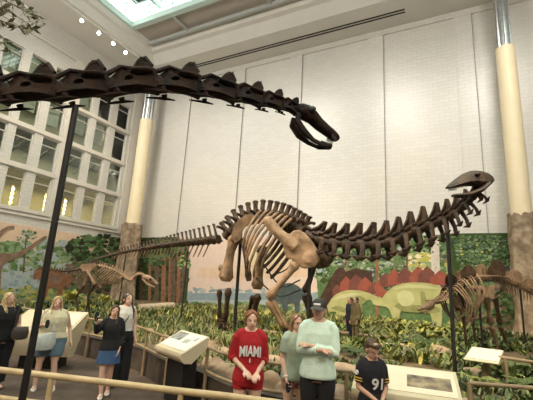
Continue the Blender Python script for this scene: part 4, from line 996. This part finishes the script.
    if top:
        cm, z_hem, sl, e = top['m'], top['hem'], top['sleeve'], top.get('e', .014)
        q = MB(); tors(q, z_hem, top.get('neck', 1.452), e, top.get('flare', 0))
        for k in (-1, 1):
            if sl > 0:
                limb(q, A[k], RA, e * 1.05, 0, sl); q.ell(A[k][0] - V((k * .01, 0, .005)) * s, ((.052 + e) * s,) * 3)
            q.tube([V((k * .06, .012, 1.435)) * s, A[k][0] + V((-.02 * k if sl == 0 else 0, 0, .008)) * s], [(.045 + e) * s, (.052 + e) * s], 10)
        out['top'] = remeshed(q, top.get('name', 'shirt'), cm, o, .010, 3)
    if bottom:
        kd = bottom['kind']; cm = bottom['m']; q = MB(); zb = bottom['hem']; e = bottom.get('e', .014)
        if kd == 'skirt':
            rg = []
            for t in (0, .25, .5, .75, 1):
                z = lerp(1.02, zb, t); rx, ry, yo = torso_at(max(z, .84)); rg.append(ering(V((0, yo * s, z * s)), (rx * w * thick + e + .05 * t) * s, (ry * thick + e + .05 * t) * s, X, Y, 24))
            q.loft(rg); q.build('skirt', cm, o, local=True)
        else:
            tors(q, .82, bottom.get('waist', 1.03), e)
            for k in (-1, 1):
                P = Lg[k]; t1 = (P[0].z - zb * s) / (P[0].z - P[1].z) if zb * s > P[1].z else 1 + (P[1].z - zb * s) / (P[1].z - P[2].z)
                rr = [r + bottom.get('wide', 0) * (i / 6) for i, r in enumerate(RL)]; limb(q, P, rr, e, 0, min(t1, 1.98))
            remeshed(q, kd, cm, o, .010, 2)
    for k in (-1, 1):
        an = Lg[k][2]; q = MB(); rg = []
        for y, rx, zt in ((.055, .022, .075), (.04, .036, .085), (-.01, .038, .085), (-.06, .044, .070), (-.11, .047, .055), (-.15, .038, .040), (-.168, .014, .028)):
            rg.append([an + V((rx * math.cos(t), y, -.085 + max(0, zt * .5 + zt * .5 * math.sin(t)))) * s for t in [2 * PI * j / 12 for j in range(12)]])
        q.loft(rg); q.build('shoe', shoes, o, local=True)
    return dict(o=o, s=s, A=A, h=h, hs=hs, w=w, thick=thick, rz=rz, loc=loc, out=out, lean=lean)

def chest_text(P, txt, size, zc, e, parent, m, arc=0, x0=0, name='lettering', sx=1, sy=1):
    s = P['s']; cu = bpy.data.curves.new('t', 'FONT'); cu.body = txt; cu.size = size * s; cu.align_x = 'CENTER'; cu.align_y = 'CENTER'; cu.extrude = .003; cu.offset = .004 * s
    t = bpy.data.objects.new('t', cu); COL.objects.link(t); dg = bpy.context.evaluated_depsgraph_get(); dg.update()
    me = bpy.data.meshes.new_from_object(t.evaluated_get(dg)); bpy.data.objects.remove(t)
    bm = bmesh.new(); bm.from_mesh(me); bmesh.ops.subdivide_edges(bm, edges=[x for x in bm.edges if x.calc_length() > .02], cuts=2); bm.to_mesh(me); bm.free()
    for v in me.vertices:
        x, up, dz = v.co.x * sx + x0 * s, v.co.y * sy, v.co.z; z = zc * s + up - arc * (x / (.1 * s)) ** 2 * s
        rx, ry, yo = torso_at(z / s); rx = (rx * P['w'] * P['thick'] + e) * s; ry = (ry * P['thick'] + e) * s
        u = max(-.95, min(.95, x / rx)); v.co = V((x, (yo + P['lean'] * (z / s - .9)) * s - ry * math.sqrt(1 - u * u) - .003 - dz, z))
    me.name = name; me.materials.append(m); o = bpy.data.objects.new(name, me); COL.objects.link(o); o.parent = parent; WORLD[o] = V((0, 0, 0)); return o

def held_phone(P, k, label, tilt=0):
    o, s = P['o'], P['s']; a, b_ = P['A'][k][1], P['A'][k][2]; d = (b_ - a).normalized(); c = b_ + d * .10 * s + V((0, -.028, .0))
    Rw = Matrix.Rotation(P['rz'], 4, 'Z'); c = P['loc'] + (Rw @ c)
    t = thing('smartphone', label, 'phone', c, P['rz'])
    q = MB(); q.loft([[V((math.cos(u) * .036 * (1 if abs(math.cos(u)) < .8 else .95), y, math.sin(u) * .075)) for u in [PI / 8 + PI / 4 * j for j in range(8)]] for y in (-.004, .004)]); q.build('case', PHONE, t, local=True)
    q = MB(); q.box((-.027, -.006, -.055), (.027, -.004, .055)); q.build('display', mat('phone_display', (.03, .04, .05), rough=.1), t, False, local=True)
    return t

# girl in the red sweatshirt
P = person('teenage girl in a bright red sweatshirt with white arched lettering and bare legs', (251.5, 322), 4.7, 1.62, turn=3, w=1.0, thick=.98,
    arms={-1: [(-.15, 0, 1.385), (-.225, .04, 1.13), (-.06, -.17, 1.01)], 1: [(.15, 0, 1.385), (.20, .05, 1.11), (.10, -.165, .98)]},
    head=(4, 0, 6), hair=('tied', 'auburn'), top=dict(m=CL['red'], hem=.80, sleeve=1.25, e=.024, name='sweatshirt', flare=.025), bottom=dict(kind='shorts', m=CL['red'], hem=.76), curl=(.75, .75))
chest_text(P, 'MIAMI', .112, 1.225, .042, P['out']['top'], LET, arc=.010, sx=.92, sy=1.5); chest_text(P, 'I', .06, 1.115, .042, P['out']['top'], LET)
# tall man with folded arms
P = person('tall man in a mint long sleeved shirt and dark cap with his arms folded', (319, 311), 4.75, 1.80, turn=-4, w=1.02, thick=1.03, skin='tan',
    arms={-1: [(-.165, 0, 1.385), (-.205, -.07, 1.13), (.055, -.185, 1.165)], 1: [(.165, 0, 1.385), (.205, -.07, 1.12), (-.085, -.16, 1.20)]},
    head=(0, 0, -10), hair=('cap', 'grey'), top=dict(m=CL['mint'], hem=.84, sleeve=1.78, e=.017, name='long_sleeve_shirt', flare=.03), bottom=dict(kind='shorts', m=CL['black'], hem=.46, e=.013, wide=.03, waist=.96),
    cap=(mat('cap_dark', (.03, .028, .026), (.05, .045, .04), 8, .8), mat('cap_brim', (.09, .08, .075), (.12, .11, .10), 8, .8)), curl=(.9, .9))
# long haired girl in the sage tee
P = person('long haired girl in spectacles and a sage green tee beside the man', (296.5, 327), 5.05, 1.58, turn=24, w=1.0,
    arms={-1: [(-.15, 0, 1.385), (-.19, .03, 1.11), (-.175, -.10, .87)]}, head=(0, 0, 10), hair=('longside', 'light'), top=dict(m=CL['sage'], hem=.83, sleeve=.72, e=.022, name='tee_shirt', flare=.03), bottom=dict(kind='shorts', m=CL['rust'], hem=.72), glasses=True, curl=(.8, .5))
q = MB(); a = P['A'][-1]; q.tube([a[1].lerp(a[2], .86), a[1].lerp(a[2], .93)], .034, 12); q.build('wristwatch', SHOEW, P['o'], local=True)
held_phone(P, -1, 'small phone in the lowered hand of the girl in the sage tee')
# boy in the black jersey
P = person('boy in a black and gold number jersey looking down beside the wide kiosk', (371.5, 352), 4.35, 1.38, turn=22, w=1.02, child=True, skin='tan',
    arms={-1: [(-.15, 0, 1.37), (-.20, -.01, 1.10), (-.01, -.20, .965)], 1: [(.15, 0, 1.37), (.19, -.02, 1.09), (.055, -.21, .95)]},
    head=(24, 0, 12), hair=('short', 'brown'), top=dict(m=CL['jersey'], hem=.80, sleeve=.80, e=.024, name='jersey'), bottom=dict(kind='shorts', m=CL['black'], hem=.50, e=.03), lean=-.06, curl=(.7, .7))
chest_text(P, '91', .20, 1.16, .042, P['out']['top'], LET, x0=.03)
s = P['s']
for k in (-1, 1):
    a = P['A'][k]
    for f in (.58, .70):
        q = MB(); q.tube([a[0].lerp(a[1], f - .02), a[0].lerp(a[1], f + .02)], .0735 * s, 14); q.build('sleeve_stripe', YEL, P['out']['top'], local=True)
q = MB(); a = P['A'][-1]; c = a[0].lerp(a[1], .30) + V((-.062, -.035, 0)) * s; q.tube([c, c + V((-.014, -.008, 0))], .032 * s, 14); q.build('sleeve_badge', LET, P['out']['top'], local=True)
q = MB(); q.tube([V((math.cos(t) * .062, .012 - .062 * math.sin(t) - P['lean'] * 0, 1.462 - .045 * max(0, math.sin(t)) )) * s + V((0, P['lean'] * .55 * s, 0)) for t in [2 * PI * j / 20 for j in range(21)]], .010 * s, 6); q.build('collar', YEL, P['out']['top'], local=True)

# woman in the cream top with a tote bag
P = person('blonde woman in a sleeveless cream top and denim shorts carrying a large tote bag', (57.5, 303.5), 6.75, 1.535, turn=-3, w=1.20, thick=1.24,
    arms={-1: [(-.165, 0, 1.385), (-.235, .03, 1.13), (-.12, -.20, 1.20)], 1: [(.165, 0, 1.385), (.24, .04, 1.12), (.29, -.05, .87)]},
    legs={-1: [(-.10, 0, .90), (-.13, -.03, .49), (-.15, .02, .085)], 1: [(.10, 0, .90), (.12, -.09, .50), (.17, -.06, .085)]},
    head=(0, 0, 6), hair=('long', 'blonde'), top=dict(m=CL['cream'], hem=.94, sleeve=0, e=.022, name='tank_top', flare=.03), bottom=dict(kind='shorts', m=CL['denim'], hem=.60, e=.026, wide=.05), curl=(.9, .5))
held_phone(P, -1, 'dark phone in the raised hand of the woman in the cream top')
s = P['s']; q = MB()
for k in (-1, 1): q.tube(spline([V((k * .05, .03, 1.46)) * s, V((k * .075, -.115, 1.36)) * s, V((k * .05, -.165, 1.25)) * s, V((.02, -.17, 1.17)) * s], 9), .006, 6)
ly = q.build('lanyard', CL['white'], P['o'], local=True)
q = MB(); q.box((-.01 * s, -.190 * s, 1.08 * s), (.06 * s, -.182 * s, 1.17 * s)); q.build('badge_card', CL['white'], ly, False, local=True)
Rw = Matrix.Rotation(P['rz'], 4, 'Z'); bl = P['loc'] + Rw @ (V((-.13, -.28, .86)) * s)
bg = thing('tote_bag', 'large pale canvas tote bag at the hip of the woman in the cream top', 'bag', bl, P['rz'])
q = MB(); rg = []
for z, rx, ry in ((-.10, .10, .03), (-.085, .17, .075), (.0, .20, .09), (.08, .19, .08), (.15, .17, .05), (.165, .16, .03)): rg.append([V((rx * math.cos(t) * (1 + .1 * math.sin(3 * t)), ry * math.sin(t), z + .03 * math.cos(t) * (z > .1))) for t in [2 * PI * j / 20 for j in range(20)]])
q.loft(rg); q.build('pouch', CL['canvas'], bg, local=True)
q = MB(); q.tube(spline([V((-.15, 0, .14)), V((-.12, .08, .34)), V((.0, .14, .55)), V((.06, .18, .62))], 10), .014, 6, flat=.5); q.build('strap', CL['canvas'], bg, local=True)
# selfie girl
P = person('girl in a black sweatshirt and blue denim skirt raising her hand for a selfie', (115, 312), 6.5, 1.46, turn=-4,
    arms={-1: [(-.15, 0, 1.385), (-.28, -.07, 1.21), (-.29, -.22, 1.43)], 1: [(.15, 0, 1.385), (.20, .05, 1.11), (.17, -.06, .88)]},
    legs={-1: [(-.085, 0, .90), (-.075, -.05, .49), (-.05, -.04, .085)], 1: [(.085, 0, .90), (.06, .05, .49), (.05, .16, .10)]},
    head=(0, 8, 8), hair=('longback', 'brown'), top=dict(m=CL['black'], hem=.86, sleeve=1.75, e=.024, name='sweatshirt', flare=.02), bottom=dict(kind='skirt', m=CL['blue'], hem=.63), curl=(.9, .4))
held_phone(P, -1, 'phone held up by the girl in the black sweatshirt')
# woman with white top and black trousers
P = person('dark haired woman in a white sleeveless top and black trousers behind the selfie girl', (128, 299.5), 7.2, 1.65, turn=14,
    arms={1: [(.15, 0, 1.385), (.20, .03, 1.11), (.215, -.05, .87)]}, head=(-8, 0, 22), hair=('longback', 'dark'), top=dict(m=CL['white'], hem=.98, sleeve=0, e=.02, name='blouse'), bottom=dict(kind='trousers', m=CL['black'], hem=.10, e=.02, wide=.05), shoes=SHOEB)
s = P['s']; q = MB(); q.tube(spline([V((.09, .02, 1.46)) * s, V((.05, -.115, 1.33)) * s, V((-.06, -.15, 1.14)) * s, V((-.17, -.08, .98)) * s], 10), .010, 6, flat=.5); q.build('bag_strap', SHOEB, P['o'], local=True)
# blonde woman in black at the edge
P = person('blonde woman dressed all in black at the left edge of the photo', (9, 302.5), 6.6, 1.57, turn=18, w=1.14, thick=1.12, head=(0, 0, 14), hair=('long', 'blonde'),
    arms={1: [(.16, 0, 1.385), (.225, .03, 1.12), (.17, -.14, .95)]}, top=dict(m=CL['black'], hem=.88, sleeve=.25, e=.022, name='black_top'), bottom=dict(kind='trousers', m=CL['black'], hem=.12, e=.02, wide=.03), shoes=SHOEB)
Rw = Matrix.Rotation(P['rz'], 4, 'Z'); bl = P['loc'] + Rw @ V((.20, -.19, .92))
bg = thing('handbag', 'small black handbag carried by the blonde woman in black', 'bag', bl, P['rz'])
q = MB(); q.loft([[V((rx * math.cos(t), ry * math.sin(t), z)) for t in [2 * PI * j / 16 for j in range(16)]] for z, rx, ry in ((-.12, .09, .03), (-.10, .13, .06), (.0, .14, .065), (.08, .12, .04), (.09, .11, .02))]); q.build('pouch', SHOEB, bg, local=True)
q = MB(); q.tube(spline([V((-.10, 0, .08)), V((-.07, .06, .3)), V((.0, .12, .5))], 8), .01, 6); q.build('strap', SHOEB, bg, local=True)
# two visitors far back, side by side, looking left
P = person('far visitor in a navy jacket in front of the painted green dinosaur', (350, 309), 11.3, 1.32, turn=-62, hair=('cap', 'dark'), top=dict(m=CL['navy'], hem=.80, sleeve=1.8, e=.04, name='jacket'), bottom=dict(kind='trousers', m=CL['navy'], hem=.12), z0=ZB, skin='tan', shoes=SHOEB)
P = person('far visitor in an olive brown jacket right of the navy jacket visitor', (355.5, 308.5), 11.0, 1.34, turn=-58, hair=('cap', 'dark'), top=dict(m=CL['olive'], hem=.72, sleeve=1.8, e=.055, name='jacket'), bottom=dict(kind='trousers', m=CL['olive'], hem=.12), z0=ZB, skin='tan', shoes=SHOEB)

# ================================================================== PLANTS, ROCKS, LOGS
G = {k: mat('leaf_' + k, a, c, 5, .55) for k, a, c in [('dark', (.022, .042, .012), (.045, .075, .022)), ('mid', (.060, .095, .025), (.10, .145, .04)), ('light', (.15, .185, .05), (.25, .28, .085)), ('yellow', (.36, .36, .07), (.50, .46, .11)), ('dry', (.26, .20, .09), (.36, .28, .13)), ('olive', (.13, .14, .06), (.20, .20, .10))]}
GM = [G['dark'], G['mid'], G['light'], G['yellow'], G['dry'], G['olive']]
def ground_z(x, y):
    best = min(RAILS, key=lambda p: abs(p.x - x)); t = max(0, min(1, (y - best.y - .3) / (19.9 - best.y))); return ZB + .14 * t + .06 * noise.noise((x * .7, y * .7, 0)) * (1 if t > 0 else 0)
def blade(q, p, a, ln, wd, arch, m=0):
    d = V((math.cos(a), math.sin(a), 0)); s = V((-d.y, d.x, 0)); pts = []
    for k, t in enumerate((0, .35, .7, 1)):
        c = p + d * ln * arch * t + V((0, 0, ln * (t - arch * .75 * t * t))); w = wd * (.6, 1, .75, .05)[k]; pts.append((c - s * w, c + s * w))
    for (a0, a1), (b0, b1) in zip(pts, pts[1:]): q.face([a0, a1, b1, b0], m)
def frond(q, p, a, ln, arch, m, pin=9, pw=.16):
    """arching rib with paired leaflets"""
    d = V((math.cos(a), math.sin(a), 0)); s = V((-d.y, d.x, 0)); prev = None; pts = []
    for k in range(pin + 1):
        t = k / pin; pts.append(p + d * ln * (arch * t) + V((0, 0, ln * (.75 * t - .72 * arch * t * t))))
    q.tube(pts, [.009] * (pin) + [.003], 4, m)
    for k in range(1, pin + 1):
        t = k / pin; w = ln * pw * math.sin(PI * min(1, .15 + t * .83)) + .02; tg = (pts[k] - pts[k - 1]).normalized()
        for e in (-1, 1):
            tip = pts[k] + s * e * w + tg * w * .55 - V((0, 0, w * .25)); r = .022 + ln * .012
            q.face([pts[k] - tg * r, pts[k].lerp(tip, .5) - tg * r * .6, tip, pts[k].lerp(tip, .45) + tg * r, pts[k] + tg * r * .5], m)
def fern(name, label, loc, n, ln, m, group=None, arch=(.55, .95), pw=.16, pin=9):
    o = thing(name, label, 'plant', loc, 0, group); q = MB()
    for k in range(n): frond(q, V(loc) + V((0, 0, .02)), 2 * PI * k / n + random.uniform(-.3, .3), ln * random.uniform(.75, 1.15), random.uniform(*arch), 0, pin, pw)
    q.build('frond_crown', m, o, False, fix=False)
    q = MB(); q.tube([V(loc) - V((0, 0, .05)), V(loc) + V((0, 0, .07))], [.06, .04], 7); q.build('stem', M['trunk'], o); return o
# low undergrowth: uncountable blades and leaves
q = MB()
def clumps(n, area, h0, h1, wd, cols, arch=(.3, .8), nb=(7, 12)):
    x0, x1, y0, y1 = area
    for i in range(n):
        x = random.uniform(x0, x1); y = random.uniform(y0, y1)
        best = min(RAILS, key=lambda p: abs(p.x - x))
        if y < best.y + .75: continue
        p = V((x, y, ground_z(x, y) - .02))
        if noise.noise((x * .6, y * .6, 4)) < -.25: continue
        c = random.choice(cols); h = random.uniform(h0, h1)
        for k in range(random.randint(*nb)): blade(q, p + V((random.uniform(-.08, .08), random.uniform(-.08, .08), 0)), random.uniform(0, 2 * PI), h * random.uniform(.7, 1.2), wd * random.uniform(.7, 1.3), random.uniform(*arch), c if random.random() < .75 else random.choice(cols))
clumps(1500, (-13, -3, 6, 12), .18, .45, .015, [1, 2, 2, 5, 1, 4])
clumps(1200, (-14, -2.5, 11.5, 18.5), .25, .55, .028, [2, 5, 4, 2, 1, 3])
clumps(420, (-4, 2.6, 5.8, 9), .12, .32, .025, [0, 1, 1, 5, 2])
clumps(500, (-5, -.2, 9, 14), .2, .42, .04, [1, 2, 3, 2, 5]); clumps(600, (-.2, 4.5, 9, 18), .25, .5, .035, [0, 1, 5, 2, 0])
clumps(480, (-5, 0, 12, 19), .3, .6, .06, [3, 2, 5, 2], arch=(.5, 1.0))
clumps(500, (-18, -10, 7, 15), .2, .5, .04, [1, 2, 5, 0, 3])
tag(q.build('undergrowth', GM, None, False, fix=False), 'low mixed grasses and leafy ground plants covering the planting bed', 'undergrowth', kind='stuff')
# individual ferns and cycads
def ground(px, py): p = atZ(px, py, ZB + .03); return V((p.x, p.y, ground_z(p.x, p.y)))
BIG = [(424, 352, 13, .95, 'mid', 'large arching fern left of the front steel post at right'), (466, 364, 13, .6, 'mid', 'arching fern just right of the front steel post'), (500, 376, 12, .60, 'light', 'bright low fern below the slanted white panel'),
       (521, 376, 14, .85, 'mid', 'dense long leaved fern at the right edge near the rail'), (479, 388, 11, .5, 'light', 'small fern in the lower right corner right of the wide kiosk'), (470, 340, 11, .7, 'dark', 'dark fern under the plated dinosaur skeleton'),
       (395, 352, 11, .55, 'mid', 'mid green fern behind the top of the wide kiosk'), (504, 346, 12, .65, 'dark', 'dark fern beside the foot of the right trunk column'), (440, 340, 11, .65, 'light', 'light green fern below the plated dinosaur ribs'),
       (404, 335, 10, .6, 'light', 'light fern in front of the near painted green dinosaur'), (385, 330, 10, .5, 'yellow', 'yellowish fern below the near painted green dinosaur'), (236, 342, 12, .48, 'light', 'light fern behind the rail left of the red sweatshirt girl'),
       (216, 338, 11, .45, 'mid', 'fern behind the rail between the small kiosk and the red sweatshirt'), (150, 314, 12, .5, 'mid', 'leafy fern behind the woman in black trousers'), (268, 345, 11, .42, 'mid', 'fern between the red sweatshirt girl and the sage tee girl'),
       (340, 352, 11, .5, 'mid', 'fern behind the folded arms of the mint shirt man'), (354, 358, 11, .45, 'dark', 'low dark fern above the jersey boy, left of the wide kiosk'), (530, 392, 12, .6, 'mid', 'fern in the lower right corner of the photo')]
for px, py, n, ln, c, lb in BIG: fern('fern', lb, ground(px, py), n, ln, G[c])
fern('yellow_bush', 'bright yellow green bush below the tail of the small theropod', ground(70, 303), 26, 1.0, G['yellow'], arch=(.2, .8), pw=.22)
fern('yellow_bush', 'yellow green bush right of the small theropod legs', ground(104, 304), 22, .8, G['yellow'], arch=(.2, .8), pw=.22)
for k, (px, py, ln) in enumerate([(160, 322, .5), (172, 316, .45), (190, 322, .45), (205, 330, .4), (255, 336, .4), (300, 340, .4), (232, 330, .4), (198, 312, .45), (262, 318, .45), (180, 308, .45), (372, 340, .4), (415, 345, .45), (450, 350, .5), (485, 352, .5), (30, 318, .5), (10, 312, .5), (90, 316, .5), (128, 318, .5)]):
    fern('fern', 'low mid green fern standing amid the grasses of the planting bed', ground(px, py), 10, ln, random.choice([G['mid'], G['light'], G['olive']]), group='low ferns amid the grasses')
# rocks along the bed edge
def rock(label, p, r, m=None):
    o = MB(); o.ell(p + V((0, 0, r[2] * .45)), r, seg=16, rings=10, nz=.28, nf=1.7); return tag(o.build('rock', m or M['rock']), label, 'rock')
def RAIL_AT(x): q_ = min(FINE, key=lambda p: abs(p.x - x)); return V((x, q_.y, 0))
RK = [(208, 352, (.28, .2, .24), 'tan rock behind the rail right of the small kiosk'), (222, 357, (.22, .18, .2), 'tan rock behind the rail left of the red sweatshirt'), (197, 343, (.25, .18, .22), 'tan rock touching the right side of the small kiosk'), (272, 363, (.36, .2, .17), 'long tan rock between the red and the sage shirts'),
      (345, 376, (.3, .2, .2), 'tan rock right of the mint shirt man'), (150, 334, (.2, .15, .16), 'tan rock left of the small kiosk'), (440, 358, (.28, .2, .22), 'tan block of rock behind the wide kiosk'), (408, 352, (.35, .2, .15), 'flat tan rock above the wide kiosk'), (166, 341, (.2, .16, .18), 'tan rock tucked behind the small kiosk'), (475, 372, (.3, .2, .12), 'flat tan rock below the white panel')]
for px, py, r, lb in RK:
    p = atZ(px, py, ZB + .05); best = min(RAILS, key=lambda q_: abs(q_.x - p.x)); p.y = max(p.y, best.y + .55); p.z = ground_z(p.x, p.y) - .05; rock(lb, p, r)
for k in range(17):
    p = RAIL_AT(-4.3 + k * .27) + V((0, .50 + random.uniform(0, .12), 0)); p.z = ZB - .04
    rock('tan rock in the row lying along the edge of the planting bed', p, (random.uniform(.13, .20), random.uniform(.12, .16), random.uniform(.13, .22)))['group'] = 'row of edge rocks'
def log(label, a, c, r, m=M['trunk']):
    q = MB(); q.tube([a.lerp(c, t / 8) + V((0, 0, .05 * noise.noise((t, 3, 1)))) for t in range(9)], [r * (1 + .12 * noise.noise((t * 2, 1, 1))) for t in range(9)], 12, jit=.08); return tag(q.build('log', m), label, 'log')
def gz(px, py, up): p = ground(px, py); return p + V((0, 0, up))
PALE = mat('pale_log_bark', (.44, .34, .23), (.60, .47, .33), 5, .9, .6)
log('thick pale fallen log on the ground behind the woman in black trousers', gz(138, 314, .18), gz(172, 313, .2), .20, PALE)
log('long dark fallen branch in front of the far visitors', gz(338, 342, .25), gz(408, 346, .12), .05)
log('thin pale stick lying in the grass by the sauropod feet', gz(262, 334, .1), gz(292, 338, .1), .035, PALE)
log('sandy log lying behind the wide kiosk', gz(372, 350, .1), gz(404, 352, .12), .07, PALE)
# branch of a tree standing just left of the frame, leaves hang into the top left corner
b0 = D(-75, 40, 5.2); tr = thing('leafy_tree', 'pale leaved tree branch hanging into the top left corner', 'plant', V((b0.x, b0.y, 0)))
q = MB(); q.tube([V((b0.x, b0.y, 0)), V((b0.x, b0.y, 2.6)), b0 + V((.05, 0, 0)), b0 + V((.1, .1, 1.5))], [.12, .09, .06, .02], 10); q.build('trunk', M['trunk'], tr)
q = MB(); brs = [[(-75, 40, 5.2), (-30, 10, 5.1), (0, 8, 5.0), (20, 18, 5), (34, 30, 5)], [(-60, 30, 5.2), (-20, -10, 5.1), (10, -8, 5.0), (30, 12, 5)], [(-75, 45, 5.2), (-25, 25, 5), (0, 35, 4.9), (10, 50, 4.9)], [(-60, 20, 5.2), (-20, -5, 5.2), (14, 5, 5.1), (46, 24, 5.1)], [(-65, 35, 5.2), (-25, 15, 5.2), (5, 22, 5.1), (24, 30, 5.1)]]
lv = MB()
for br in brs:
    sp = spline([D(*p) for p in br], 24); q.tube(sp, [.014] * 12 + [.008] * 8 + [.004] * 4, 6)
    for p in sp[7:]:
        for k in range(3):
            d = V((random.uniform(-1, 1), random.uniform(-1, 1), random.uniform(-1, .5))).normalized(); s_ = d.cross(V((random.random(), random.random(), random.random()))).normalized(); L = random.uniform(.08, .16)
            lv.face([p, p + d * L * .5 + s_ * L * .2, p + d * L, p + d * L * .5 - s_ * L * .2], random.choice([0, 1, 2]))
q.build('branch', M['trunk'], tr); lv.build('foliage', [G['olive'], mat('leaf_silver', (.52, .51, .40), (.62, .61, .50), 5, .5), G['olive']], tr, False, fix=False)

# ================================================================== LIGHT
w = bpy.data.worlds.new('world'); SC.world = w; w.use_nodes = True
bgn = w.node_tree.nodes['Background']; bgn.inputs[0].default_value = (.92, 1.0, .95, 1); bgn.inputs[1].default_value = 3.2
def area(name, loc, target, size, power, color, size_y=None):
    l = bpy.data.lights.new(name, 'AREA'); l.energy = power; l.color = color; l.shape = 'RECTANGLE'; l.size = size; l.size_y = size_y or size
    o = bpy.data.objects.new(name, l); COL.objects.link(o); o.location = loc; o.rotation_euler = (V(target) - V(loc)).to_track_quat('-Z', 'Y').to_euler(); return o
def spot(name, loc, target, power, color, ang=40, blend=.8, r=.3):
    l = bpy.data.lights.new(name, 'SPOT'); l.energy = power; l.color = color; l.spot_size = math.radians(ang); l.spot_blend = blend; l.shadow_soft_size = r
    o = bpy.data.objects.new(name, l); COL.objects.link(o); o.location = loc; o.rotation_euler = (V(target) - V(loc)).to_track_quat('-Z', 'Y').to_euler(); return o
sk = area('skylight_daylight', (-5.1, 4.87, ZC + 1.3), (-5.1, 4.87, 0), 26.2, 1, (.95, 1, .98), 19.7); sk.data.cycles.is_portal = True
WARM = (1, .74, .46); SOFT = (1, .94, .85)
# exhibit floods on the ceiling track around the skylight
for p, t, e, a in [((-15, -2, 16.4), (-7, 11, 2.5), 7600, 42), ((-6, -4, 16.4), (-4, 10.5, 2.5), 3900, 38), ((4, 0, 16.4), (-.5, 9.5, 3), 2300, 44), ((2.5, 3, 16.4), (1, 12, 1.5), 3200, 44), ((-18, 5, 16.4), (-11, 11, 1.5), 3200, 46)]: spot('ceiling_flood', p, t, e, WARM, a)
for p, t, e in [((-9, -7.5, 12), (-5.8, 5, .8), 1700), ((-1.5, -7.5, 12), (-1.8, 5.0, .8), 1500)]: spot('walkway_fill', p, t, e, WARM, 34)  # added unseen spots on the rear wall side, to brighten faces
# unseen lamps added to brighten the walls and the ceiling
for x in (-17, -10, -3.5, 3): spot('wall_fill', (x, 10.5, 16.6), (x - .5, 20, 9), 1950, SOFT, 75, 1, 1.8)  # added fill for the tiled wall, no fitting modelled
spot('wall_fill', (-14.5, 11, 16.6), (-21.5, 13, 8.5), 2000, (1, .86, .68), 80, 1, .8)
for x in (-15, -9, -2): spot('mural_washer', (x, 11, 16.5), (x - .5, 20, 2.5), 1300, (1, .66, .36), 55, 1)
area('ceiling_fill', (9, -4, 12), (-6, 15, 17), 6, 1200, SOFT, 3)  # added uplights out of view, put there to lift the ceiling
area('ceiling_fill', (-16, -6.5, 12), (-19, 12, 17), 6, 1500, SOFT, 3)
for z in (7.3, 9.75, 12.2, 14.9): area('office_light', (XL - 1.9, 14, z), (XL - 1.9, 14, 0), 1.2, 160 if z > 8 else 300, (1, .93, .72) if z > 8 else (1, .74, .36), 11)
